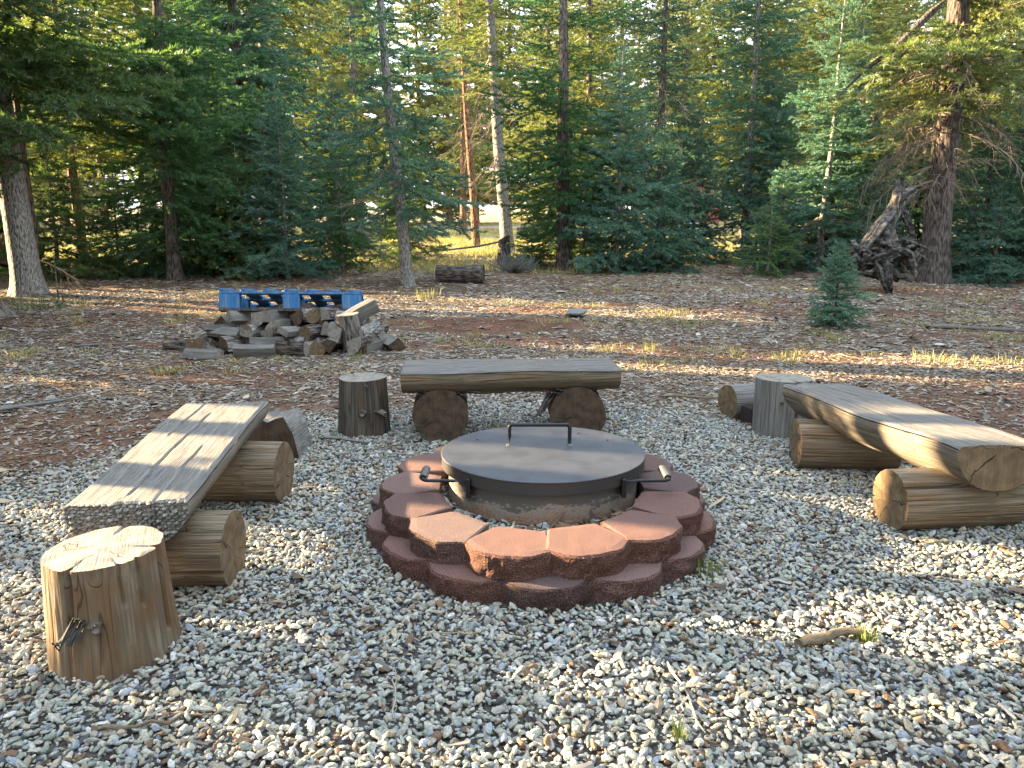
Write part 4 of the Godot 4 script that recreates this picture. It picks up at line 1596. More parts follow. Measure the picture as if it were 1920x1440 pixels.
	for p in [Vector2(-0.36, -0.20), Vector2(0.37, -0.19), Vector2(0.22, -0.34)]:
		part("bolt", lathe([Vector2(0.0, 0.005), Vector2(0.006, 0.004), Vector2(0.008, 0.0)], 10, M.black_steel), lid, null, Transform3D(Basis(), Vector3(p.x, 0.067, p.y)))
	# dead twigs and leaves caught between ring and wall
	var lp := []
	for k in 26:
		var a := rng.randf_range(0.7, 1.5)
		var d := rng.randf_range(0.52, 0.66)
		var x := PIT.x + cos(a) * d
		var z := PIT.z + sin(a) * d
		lp.append([Transform3D(Basis.from_euler(Vector3(rng.randf_range(-0.6, 0.6), rng.randf() * TAU, rng.randf_range(-0.6, 0.6))) * Basis.from_scale(Vector3(rng.randf_range(0.04, 0.13), 0.008, 0.022)), Vector3(x, 0.120 + rng.randf() * 0.03, z)), Color(0.10, 0.065, 0.04) * rng.randf_range(0.5, 2.0)])
	var lt := scatter("leaf_litter", chip_mesh(777), M.litter, lp, self)
	tag(lt, "dry brown leaves and bark caught between fire ring and blocks", "leaves", "", "stuff")


# ------------------------------------------------------------------ firewood and pallet
# a split or round billet along y, centred; profile points with a flag for bark
func billet(profile: Array, len_: float, seed_: float, bark_m: Material, split_m: Material, end_m: Material) -> ArrayMesh:
	var am := ArrayMesh.new()
	var n := profile.size()
	var nl := 7
	var at := func(j: int, k: int) -> Vector3:
		var p: Vector3 = profile[j % n]
		var s := float(k) / nl
		var q := Vector3(p.x, (s - 0.5) * len_, p.y) * 1.0
		var wig := 1.0 + 0.10 * nz.get_noise_3d(p.x * 300 + seed_ * 80, s * 60, p.y * 300) + 0.05 * nf.get_noise_3d(p.x * 900 + seed_ * 80, s * 60, p.y * 900)
		var cut := 0.0
		if k == 0 or k == nl:
			cut = 0.015 * nz.get_noise_2d(seed_ * 100 + k * 30, p.x * 250)
		return Vector3(q.x * wig + 0.008 * sin(s * 3.0 + seed_), q.y + cut, q.z * wig)
	for kind in [0, 1]:
		var st := begin(bark_m if kind == 1 else split_m)
		st.set_smooth_group(0 if kind == 1 else -1)
		var any := false
		for j in n:
			if int(profile[j].z) != kind:
				continue
			any = true
			for k in nl:
				var q := [[j, k], [j, k + 1], [j + 1, k + 1], [j, k], [j + 1, k + 1], [j + 1, k]]
				for e in q:
					st.set_uv(Vector2(e[0] * 0.09 + seed_ * 0.37, e[1] * len_ / nl))
					st.add_vertex(at.call(e[0], e[1]))
		if any:
			if kind == 1:
				done(st, am)
			else:
				flat_done(st, am)
	var s2 := begin(end_m)
	s2.set_smooth_group(-1)
	var big := 0.0
	for p in profile:
		big = maxf(big, Vector2(p.x, p.y).length())
	for k in [0, nl]:
		var c := Vector3.ZERO
		for j in n:
			c += at.call(j, k) / n
		for j in n:
			var t := [c, at.call(j + 1, k), at.call(j, k)] if k == 0 else [c, at.call(j, k), at.call(j + 1, k)]
			for v in t:
				s2.set_uv(Vector2(0.5 + 0.42 * v.x / big, 0.5 + 0.42 * v.z / big))
				s2.add_vertex(v)
	flat_done(s2, am)
	return am


func round_profile(r: float, n := 16) -> Array:
	var out := []
	for k in n:
		var a := TAU * k / n
		out.append(Vector3(cos(a) * r, sin(a) * r * 0.92, 1))
	return out


func wedge_profile(r: float, open: float) -> Array:
	# split faces meet at the heart, bark on the arc
	var out := [Vector3(-0.05 * r, -0.45 * r, 0)]
	out.append(Vector3(sin(-open / 2) * r * 0.5, cos(open / 2) * r * 0.5 - 0.45 * r, 0))
	var n := 8
	for k in n + 1:
		var a := -open / 2 + open * k / n
		out.append(Vector3(sin(a) * r, cos(a) * r - 0.45 * r, 1 if k < n else 0))
	out.append(Vector3(sin(open / 2) * r * 0.45, cos(open / 2) * r * 0.45 - 0.45 * r, 0))
	return out


func slab_profile(w: float, h: float) -> Array:
	return [Vector3(-w, -h, 0), Vector3(-w * 0.9, h * 0.7, 0), Vector3(-w * 0.2, h, 0), Vector3(w * 0.85, h * 0.8, 0), Vector3(w, -h * 0.6, 1), Vector3(w * 0.2, -h * 1.05, 1)]


func make_firewood() -> void:
	rng.seed = 64
	var kinds := []
	for k in 3:
		kinds.append(["round grey-barked firewood log with a brown sawn end, in the heap by the blue pallet", "round firewood logs in the heap", billet(round_profile(0.078 + 0.012 * k), 0.38, k + 1.0, M.dark_bark if k != 1 else M.pale_bark, M.silver_wood, M.end_tan)])
	for k in 4:
		kinds.append(["split wedge of firewood with bare grey faces, in the heap by the blue pallet", "split firewood wedges in the heap", billet(wedge_profile(0.140 + 0.012 * k, 1.2 + 0.22 * k), 0.40, k + 6.0, M.dark_bark if k != 2 else M.bark, M.silver_wood, [M.end_tan, M.end_pale, M.end_dark, M.end_pale][k])])
	for k in 2:
		kinds.append(["flat split slab of pale firewood, in the heap by the blue pallet", "flat firewood slabs in the heap", billet(slab_profile(0.075, 0.038 + 0.018 * k), 0.46, k + 12.0, M.dark_bark, M.silver_wood, M.end_pale)])
	var layers := [
		[0.085, -8.85, -3.80, -1.55, 13], [0.085, -9.22, -3.95, -1.55, 13], [0.085, -9.62, -4.0, -1.65, 11], [0.09, -10.05, -4.0, -1.8, 9],
		[0.235, -9.0, -3.65, -1.70, 12], [0.235, -9.42, -3.75, -1.75, 11], [0.24, -9.9, -3.8, -1.9, 8], [0.37, -9.2, -3.35, -1.9, 8], [0.37, -9.62, -3.45, -1.9, 7],
	]
	for l in layers:
		for k in l[4]:
			var x: float = lerpf(l[2], l[3], (k + 0.5) / l[4]) + rng.randf_range(-0.07, 0.07)
			var z: float = l[1] + rng.randf_range(-0.10, 0.10)
			var t := rng.randi() % 9
			if t < 3 and rng.randf() < 0.25:
				t = 3 + rng.randi() % 4
			var kd = kinds[t]
			# most lie with an end to the camera, some across
			var yaw := rng.randf_range(-0.55, 0.55)
			if rng.randf() < 0.24:
				yaw = PI / 2 + rng.randf_range(-0.5, 0.5)
			var b := Basis(Vector3.UP, yaw) * Basis(Vector3.RIGHT, PI / 2 + rng.randf_range(-0.16, 0.16)) * Basis(Vector3.UP, rng.randf() * TAU)
			var o := part(numbered("firewood"), kd[2], self, null, Transform3D(b, on(x, z) + Vector3(0, l[0] + rng.randf_range(-0.03, 0.02), 0)))
			tag(o, kd[0], "firewood", kd[1])
	# pieces that lie loose in front, and one standing chunk
	var loose := [[8, -3.55, -8.45, 0.05, 1.3, "pale firewood slab lying flat in front of the heap's end"], [7, -2.98, -8.52, 0.07, 1.75, "long firewood slab lying across the front of the heap"], [4, -2.55, -8.62, 0.09, 1.2, "split wedge lying loose before the middle of the heap"],
		[5, -1.45, -9.0, 0.09, 0.5, "split wedge fallen off the far side of the heap"], [3, -4.05, -9.0, 0.07, 1.1, "split wedge fallen off the outer end of the heap"]]
	for q in loose:
		var b := Basis(Vector3.UP, q[4]) * Basis(Vector3.RIGHT, PI / 2) * Basis(Vector3.UP, rng.randf() * TAU)
		var o := part(numbered("firewood"), kinds[q[0]][2], self, null, Transform3D(b, on(q[1], q[2]) + Vector3(0, q[3], 0)))
		tag(o, q[5], "firewood", "loose firewood before the heap")
	var o1 := part(numbered("firewood"), billet(round_profile(0.135, 18), 0.42, 21.0, M.bark, M.silver_wood, M.end_pale), self, null, Transform3D(Basis(Vector3(0, 0, 1), 0.12) * Basis(Vector3.RIGHT, 0.10), on(-1.92, -8.85) + Vector3(0, 0.24, 0)))
	tag(o1, "thick rough-barked chunk standing upright against the firewood heap", "firewood", "")
	var o2 := part(numbered("firewood"), billet(slab_profile(0.10, 0.05), 0.50, 22.0, M.pale_bark, M.silver_wood, M.end_pale), self, null, Transform3D(Basis(Vector3.UP, 0.45) * Basis(Vector3(0, 0, 1), -1.1) * Basis(Vector3.UP, 0.3), on(-1.85, -9.0) + Vector3(0, 0.42, 0)))
	tag(o2, "long cracked grey slab leaning on top of the firewood heap", "firewood", "")
	# the pallet on top
	var p := thing("blue_pallet", "worn blue wooden pallet lying on the firewood heap", "pallet", on(-2.82, -9.80) + Vector3(0, 0.285, 0), 0.16)
	p.rotation.x = -0.22
	p.rotation.z = -0.02
	p.scale = Vector3(1, 1.22, 1)
	var L := 1.70
	var W := 1.30
	for k in 7:
		var st := begin()
		var x0 := -L / 2 + (L - 0.16) * k / 6.0
		box(st, Vector3(x0, 0.200, -W / 2), Vector3(x0 + 0.16, 0.225, W / 2), 0.004)
		part("deck_board", flat_done(st), p, M.blue_paint)
	for z in [-W / 2, -0.06, W / 2 - 0.12]:
		var st := begin()
		box(st, Vector3(-L / 2, 0.175, z), Vector3(L / 2, 0.1995, z + 0.12), 0.004)
		part("stringer_board", flat_done(st), p, M.blue_paint)
		for x in [-L / 2, -0.10, L / 2 - 0.24]:
			var s2 := begin()
			box(s2, Vector3(x, 0.0265, z + 0.002), Vector3(x + (0.24 if absf(x) > 0.2 else 0.20), 0.1745, z + 0.118), 0.006)
			part("block", flat_done(s2), p, M.blue_paint)
		var s3 := begin()
		box(s3, Vector3(-L / 2, 0.0, z), Vector3(L / 2, 0.026, z + 0.12), 0.004)
		part("base_board", flat_done(s3), p, M.dark_wood)


# ------------------------------------------------------------------ smaller things on the ground
func make_small_things() -> void:
	rng.seed = 5150
	var sticks := [
		[Vector3(1.02, 0.03, -2.44), Vector3(1.30, 0.035, -2.53), 0.020, "thick brown bark stick lying on the gravel", M.fine_tan], [Vector3(-1.42, 0.025, -5.30), Vector3(-0.98, 0.02, -5.12), 0.013, "pale peeled stick lying before the knotty stump", M.fine_silver],
		[Vector3(-4.42, 0.07, -6.05), Vector3(-3.95, 0.12, -6.45), 0.022, "crooked grey branch lying on the bark litter", M.fine_silver], [Vector3(-5.4, 0.16, -9.1), Vector3(-4.75, 0.17, -9.35), 0.016, "thin grey branch lying on the bark by the heap's end", M.fine_silver],
		[Vector3(1.35, 0.1, -6.65), Vector3(1.95, 0.1, -6.55), 0.014, "dark thin stick lying behind the short log", M.fine_tan], [Vector3(5.9, 0.24, -10.6), Vector3(7.3, 0.26, -10.2), 0.03, "long bleached branch lying beyond the little fir", M.fine_silver],
		[Vector3(-1.85, 0.14, -8.75), Vector3(-1.1, 0.13, -8.55), 0.012, "slim branch sticking out of the firewood heap", M.fine_silver], [Vector3(-2.55, 0.025, -2.75), Vector3(-1.95, 0.025, -2.25), 0.014, "weathered stick on the gravel beside the big stump", M.fine_silver],
		[Vector3(-1.25, 0.02, -1.98), Vector3(-0.92, 0.02, -2.05), 0.008, "straw-thin twig lying on the gravel", M.fine_tan],
	]
	for s in sticks:
		var st := begin()
		var a: Vector3 = s[0] - Vector3(0, 0, 0)
		var pts := bend(a, s[1], 8, 0.025)
		for k in pts.size():
			pts[k].y = height(pts[k].x, pts[k].z) + s[2] + 0.012
		var rr := []
		for k in 9:
			rr.append(s[2] * (1.0 - 0.07 * k) * rng.randf_range(0.85, 1.1))
		tube(st, pts, rr, 9, 0.35, s[2] * 100)
		var o := thing("stick", s[3], "stick", pts[0])
		part("wood", done(st), o, s[4], Transform3D(Basis(), -pts[0]))
	var rocks := [[-3.95, -7.45, 0.16, Color(0.40, 0.24, 0.13), "small orange-brown rock on the bark litter"], [1.0, -11.6, 0.62, Color(0.20, 0.195, 0.18), "flat grey rock lying in the litter behind the bench"],
		[0.95, -14.7, 0.30, Color(0.33, 0.30, 0.25), "pale tan rock by yellow grass near the firs"], [-4.45, -6.45, 0.09, Color(0.72, 0.72, 0.72), "small white stone beside a crooked branch"], [5.3, -9.2, 0.22, Color(0.45, 0.44, 0.38), "rounded grey rock in the litter beyond the short log"],
		[8.9, -14.2, 0.2, Color(0.6, 0.52, 0.42), "tan stone below the dark firs"], [-0.45, -10.7, 0.07, Color(0.6, 0.6, 0.58), "little white pebble on the bare red earth"]]
	var k := 0
	for q in rocks:
		var m: StandardMaterial3D = M.stone.duplicate()
		m.vertex_color_use_as_albedo = false
		m.albedo_color = q[3].linear_to_srgb()
		var o := part(numbered("rock"), stone_mesh(930 + k, 16, Vector3(1, 0.30, 0.7)), self, m, Transform3D(Basis(Vector3.UP, k * 1.3).scaled(Vector3.ONE * q[2]), on(q[0], q[1]) + Vector3(0, q[2] * 0.10, 0)))
		tag(o, q[4], "rock")
		k += 1
	# cut log and old stumps under the trees
	var lg := thing("cut_log", "short dark rotten log section lying in the shade of the firs", "log", on(-1.15, -16.7), 0.0)
	part("wood", log_mesh(1.05, 0.20, 0.22, {"side": M.dark_bark, "cap_high": M.end_dark, "seed": 71.0, "amp": 0.12, "seg": 40, "rings": 12, "cracks": []}), lg, null, lying(Vector3(0, 0.17, 0), -0.1, 1.05))
	var sp := thing("old_stump", "dark broken stump between the deep green fir and the meadow", "stump", on(-0.23, -21.3), 0.0)
	part("wood", log_mesh(0.75, 0.19, 0.15, {"side": M.dark_bark, "cap_high": M.end_dark, "seed": 72.0, "amp": 0.2, "flare": 0.3, "seg": 40, "rings": 14, "slope": Vector2(0.5, 0.2), "cracks": []}), sp)
	# a fallen trunk across the meadow
	var fl := thing("fallen_branch", "fallen grey branch stretched across the sunlit meadow behind the firs", "branch", on(-2.6, -24.5), 0.0)
	var st2 := begin()
	tube(st2, [Vector3(-1.6, 0.06, -0.3), Vector3(-0.6, 0.12, 0), Vector3(0.5, 0.22, 0.1), Vector3(1.5, 0.34, 0.2), Vector3(2.3, 0.5, 0.3)], [0.015, 0.025, 0.03, 0.035, 0.03], 8, 0.25, 3)
	part("wood", done(st2), fl, M.fine_silver)
	# sage brush
	var v := PackedVector3Array()
	var c := PackedColorArray()
	for i in 150:
		var d := Vector3(rng.randfn() * 0.8, rng.randf_range(0.25, 1.0), rng.randfn() * 0.8).normalized()
		var l := rng.randf_range(0.25, 0.62)
		var mid := d * l * 0.6
		var tip := mid + (d + Vector3(rng.randfn() * 0.3, 0.5, rng.randfn() * 0.3)).normalized() * l * 0.4
		add_stick(v, c, Vector3.ZERO, mid, 0.006, 0.004, Color(0.16, 0.14, 0.12))
		add_stick(v, c, mid, tip, 0.004, 0.002, Color(0.20, 0.20, 0.17))
		add_needles(v, c, mid, tip, 90, 0.03, 0.009, 0.17, rng)
	var br := thing("sage_bush", "twiggy grey-green bush beside the dark broken stump", "bush", on(0.05, -19.2))
	part("foliage", to_mesh(v, c), br, M.litter, Transform3D(Basis().scaled(Vector3(1.5, 1.15, 1.2)), Vector3.ZERO))


func make_snag() -> void:
	rng.seed = 88
	var s := thing("root_snag", "gnarled grey uprooted stump with twisted roots leaning by the large dark trunk", "dead stump", on(7.35, -15.0), 0.0)
	var k := 0.0102
	# [points as (across, up, towards camera)], radii, flatten
	var strands := [
		[[[1655, 470, 0.0], [1668, 430, 0.05], [1676, 390, 0.05], [1681, 343, 0.0]], [0.13, 0.11, 0.085, 0.07], 0.8], [[[1612, 490, 0.1], [1632, 455, 0.1], [1660, 425, 0.0], [1688, 385, -0.1], [1719, 362, -0.2]], [0.12, 0.15, 0.15, 0.12, 0.09], 0.7],
		[[[1690, 395, -0.1], [1704, 425, 0.0], [1714, 452, 0.1]], [0.09, 0.07, 0.04], 0.8], [[[1650, 440, 0.1], [1655, 475, 0.2], [1640, 505, 0.3]], [0.17, 0.16, 0.13], 0.8],
		[[[1645, 488, 0.35], [1650, 510, 0.45], [1652, 535, 0.52], [1657, 558, 0.55]], [0.10, 0.15, 0.10, 0.03], 0.4], [[[1630, 495, 0.35], [1636, 515, 0.45], [1645, 540, 0.5], [1652, 560, 0.5]], [0.09, 0.12, 0.08, 0.03], 0.4],
		[[[1590, 500, 0.2], [1620, 498, 0.35], [1650, 488, 0.4], [1668, 480, 0.3]], [0.05, 0.10, 0.13, 0.10], 0.6], [[[1655, 485, 0.35], [1675, 478, 0.45], [1690, 490, 0.5], [1697, 512, 0.5], [1702, 528, 0.5]], [0.07, 0.065, 0.055, 0.045, 0.02], 0.8],
		[[[1645, 468, 0.0], [1680, 462, 0.05], [1722, 455, 0.0]], [0.13, 0.09, 0.05], 0.6], [[[1650, 480, 0.1], [1685, 466, 0.2], [1720, 463, 0.2]], [0.07, 0.06, 0.03], 0.7], [[[1665, 505, 0.2], [1700, 488, 0.25], [1735, 472, 0.2]], [0.05, 0.04, 0.02], 0.8],
		[[[1690, 510, 0.3], [1705, 502, 0.35], [1722, 488, 0.3]], [0.035, 0.03, 0.015], 0.8], [[[1600, 522, 0.3], [1618, 518, 0.4], [1640, 512, 0.4]], [0.02, 0.05, 0.06], 0.6], [[[1652, 465, 0.2], [1653, 485, 0.3], [1652, 500, 0.35]], [0.05, 0.045, 0.05], 0.9],
		[[[1598, 505, 0.0], [1625, 480, 0.05], [1650, 465, 0.0]], [0.06, 0.09, 0.1], 0.6], [[[1665, 515, 0.3], [1680, 525, 0.4], [1690, 528, 0.45]], [0.05, 0.035, 0.015], 0.7], [[[1640, 505, 0.2], [1668, 515, 0.1], [1690, 535, 0.1]], [0.12, 0.12, 0.06], 0.6], [[[1675, 470, -0.1], [1700, 480, -0.1], [1712, 510, -0.1]], [0.12, 0.11, 0.06], 0.7],
		[[[1610, 515, 0.0], [1640, 520, -0.1], [1670, 530, -0.1]], [0.08, 0.15, 0.10], 0.7],
	]
	for i in 16:
		var u := rng.randf_range(-14, 12)
		var w := rng.randf_range(-8, 8)
		var f := rng.randf_range(0.0, 0.4)
		strands.append([[[1612 + u, 492 + w, 0.15 + f * 0.3], [1638 + u, 455 + w, 0.15 + f * 0.2], [1664 + u * 0.8, 420 + w, 0.1], [1690 + u * 0.6, 388 + w, -0.05]], [0.03, 0.055, 0.05, 0.02], 0.7])
	for i in 34:
		var u := rng.randf_range(1590, 1720)
		var v := rng.randf_range(455, 520)
		strands.append([[[u, v, rng.randf_range(0.0, 0.3)], [u + rng.randf_range(-22, 22), v + rng.randf_range(-5, 14), rng.randf_range(0.1, 0.4)], [u + rng.randf_range(-50, 50), v + rng.randf_range(0, 36), rng.randf_range(0.1, 0.55)]], [0.045, 0.04, 0.012], 0.7])
	var n := 0
	for q in strands:
		var pts := []
		var rr := []
		var src: Array = q[0]
		var curve := Curve3D.new()
		for i in src.size():
			var p := Vector3((src[i][0] - 1660) * k, (556 - src[i][1]) * k, src[i][2])
			var before: Array = src[max(0, i - 1)]
			var after: Array = src[min(src.size() - 1, i + 1)]
			var tan_ := Vector3((after[0] - before[0]) * k, -(after[1] - before[1]) * k, after[2] - before[2]) / 6.0
			curve.add_point(p, -tan_, tan_)
		var m := 16
		for i in m + 1:
			var t := float(i) / m
			pts.append(curve.samplef(t * (src.size() - 1)) + Vector3(rng.randfn(), rng.randfn(), rng.randfn()) * 0.008)
			var f: float = t * (src.size() - 1)
			var i0 := mini(int(f), src.size() - 2)
			rr.append(lerpf(q[1][i0], q[1][i0 + 1], f - i0))
		var st := begin()
		tube(st, pts, rr, 44, 0.75, n * 1.7, q[2])
		part("root", done(st), s, M.snag)
		n += 1


func make_far_things() -> void:
	# a parked pickup behind the big pale trunk
	var t := thing("parked_pickup", "dark pickup with brown rims parked behind the large pale-barked trunk", "pickup", on(-12.62, -18.9), 0.45)
	var paint := mat(Color(0.012, 0.013, 0.015), 0.3, 0.1)
	paint.clearcoat_enabled = true
	paint.clearcoat = 0.6
	var white := mat(Color(0.7, 0.7, 0.68), 0.35)
	var glass := mat(Color(0.02, 0.025, 0.03), 0.08)
	var rubber := mat(Color(0.018, 0.017, 0.016), 0.9)
	var rim_m := mat(Color(0.30, 0.17, 0.10), 0.5, 0.4)
	var st := begin()
	box(st, Vector3(-5.0, 0.70, -2.1), Vector3(0.72, 1.36, -0.08), 0.06)
	part("body", flat_done(st), t, paint)
	st = begin()
	box(st, Vector3(-0.75, 1.361, -2.0), Vector3(0.70, 1.52, -0.2), 0.06)
	part("hood", flat_done(st), t, white)
	st = begin()
	box(st, Vector3(-2.9, 1.361, -1.98), Vector3(-0.78, 2.05, -0.22), 0.12)
	part("cab", flat_done(st), t, paint)
	for x in [[-2.75, -1.9], [-1.82, -1.0]]:
		st = begin()
		box(st, Vector3(x[0], 1.5, -0.219), Vector3(x[1], 1.95, -0.205), 0.004)
		part("window", flat_done(st), t, glass)
	st = begin()
	box(st, Vector3(0.721, 0.62, -2.1), Vector3(0.84, 0.88, -0.1), 0.05)
	part("bumper", flat_done(st), t, paint)
	for z in [-1.95, -0.5]:
		st = begin()
		box(st, Vector3(0.721, 1.05, z), Vector3(0.75, 1.25, z + 0.3), 0.01)
		part("headlight", flat_done(st), t, white)
	for x in [0.0, -3.6]:
		for z in [0.0, -1.95]:
			var wheel := Node3D.new()
			wheel.name = "wheel"
			t.add_child(wheel, true)
			wheel.position = Vector3(x, 0.60, z)
			wheel.rotation.x = PI / 2
			var tyre := lathe([Vector2(0.36, -0.13), Vector2(0.52, -0.15), Vector2(0.59, -0.12), Vector2(0.605, -0.05), Vector2(0.605, 0.05), Vector2(0.59, 0.12), Vector2(0.52, 0.15), Vector2(0.36, 0.13)], 40, rubber)
			part("tyre", tyre, wheel)
			part("rim", lathe([Vector2(0.36, 0.13), Vector2(0.39, 0.145), Vector2(0.37, 0.12), Vector2(0.30, 0.06), Vector2(0.10, 0.05), Vector2(0.0, 0.06)], 36, rim_m), wheel)
			for k in 6:
				var s2 := begin()
				box(s2, Vector3(0.06, 0.062, -0.045), Vector3(0.34, 0.10, 0.045), 0.012)
				part("spoke", flat_done(s2), wheel, rim_m, Transform3D(Basis(Vector3.UP, TAU * k / 6), Vector3.ZERO))
		var arc := []
		var ar := []
		for k in 15:
			var a := PI * k / 14.0
			arc.append(Vector3(x + cos(a) * 0.72, 0.62 + sin(a) * 0.70, -0.02))
			ar.append(0.05)
		var s3 := begin()
		tube(s3, arc, ar, 8, 0.0, 0.0, 1.6)
		part("fender_flare", done(s3), t, mat(Color(0.10, 0.085, 0.075), 0.7))
	# a red cabin among the far trees
	var cb := thing("red_cabin", "small red cabin with a grey gable roof among the far trees", "cabin", on(14.0, -60.0), 0.2)
	cb.scale = Vector3.ONE * 0.62
	var red := triplanar(mat(Color.WHITE, 0.9), Vector3(0.4, 0.4, 0.4), false)
	red.albedo_texture = ramp_noise(0.02, [[0.2, Color(0.16, 0.045, 0.035)], [0.8, Color(0.27, 0.085, 0.06)]], 141)
	st = begin()
	box(st, Vector3(-2.5, 0, -3), Vector3(2.5, 4.4, 3), 0.02)
	part("wall", flat_done(st), cb, red)
	st = begin()
	for z in [-3.0, 3.0]:
		for v in [Vector3(-2.5, 4.4, z), Vector3(0, 6.2, z), Vector3(2.5, 4.4, z)]:
			st.set_uv(Vector2(v.x, v.y))
			st.add_vertex(v)
	part("gable", flat_done(st), cb, red)
	for sgn in [-1.0, 1.0]:
		var s4 := begin()
		box(s4, Vector3(-1.75, -0.06, -3.5), Vector3(1.75, 0.06, 3.5), 0.01)
		part("roof", flat_done(s4), cb, mat(Color(0.10, 0.10, 0.12), 0.8), Transform3D(Basis(Vector3(0, 0, 1), -sgn * 0.624), Vector3(sgn * 1.42, 5.28, 0)))
	st = begin()
	box(st, Vector3(-0.6, 1.4, 3.001), Vector3(0.6, 2.6, 3.06), 0.01)
	part("window", flat_done(st), cb, glass)
	# a light blue folding chair at the far camp
	var ch := thing("folding_chair", "light blue folding chair with white legs far off by the road", "chair", on(10.6, -45.0), 0.5)
	var cloth := mat(Color(0.42, 0.55, 0.75), 0.8)
	st = begin()
	box(st, Vector3(-0.38, 0.46, -0.35), Vector3(0.38, 0.50, 0.35), 0.01)
	part("seat", flat_done(st), ch, cloth)
	st = begin()
	box(st, Vector3(-0.38, 0.0, -0.02), Vector3(0.38, 0.75, 0.02), 0.01)
	part("backrest", flat_done(st), ch, cloth, Transform3D(Basis(Vector3.RIGHT, -0.35), Vector3(0, 0.5, -0.33)))
	for x in [-0.36, 0.36]:
		for z in [-1.0, 1.0]:
			var s5 := begin()
			tube(s5, [Vector3(x, 0.02, z * 0.42), Vector3(x, 0.62, -z * 0.30)], [0.018, 0.018], 8)
			part("leg", done(s5), ch, white)
	# a white board on posts by the road
	var sg := thing("notice_board", "small blank white board on two posts beyond the meadow", "sign", on(-8.0, -43.0), 0.1)
	st = begin()
	box(st, Vector3(-0.32, 0.55, -0.015), Vector3(0.32, 1.0, 0.015), 0.004)
	part("board", flat_done(st), sg, white)
	for x in [-0.27, 0.45]:
		st = begin()
		box(st, Vector3(x, -0.1, -0.065), Vector3(x + 0.06, 1.1 if x < 0 else 1.9, -0.016), 0.004)
		part("post", flat_done(st), sg, mat(Color(0.5, 0.48, 0.45)))


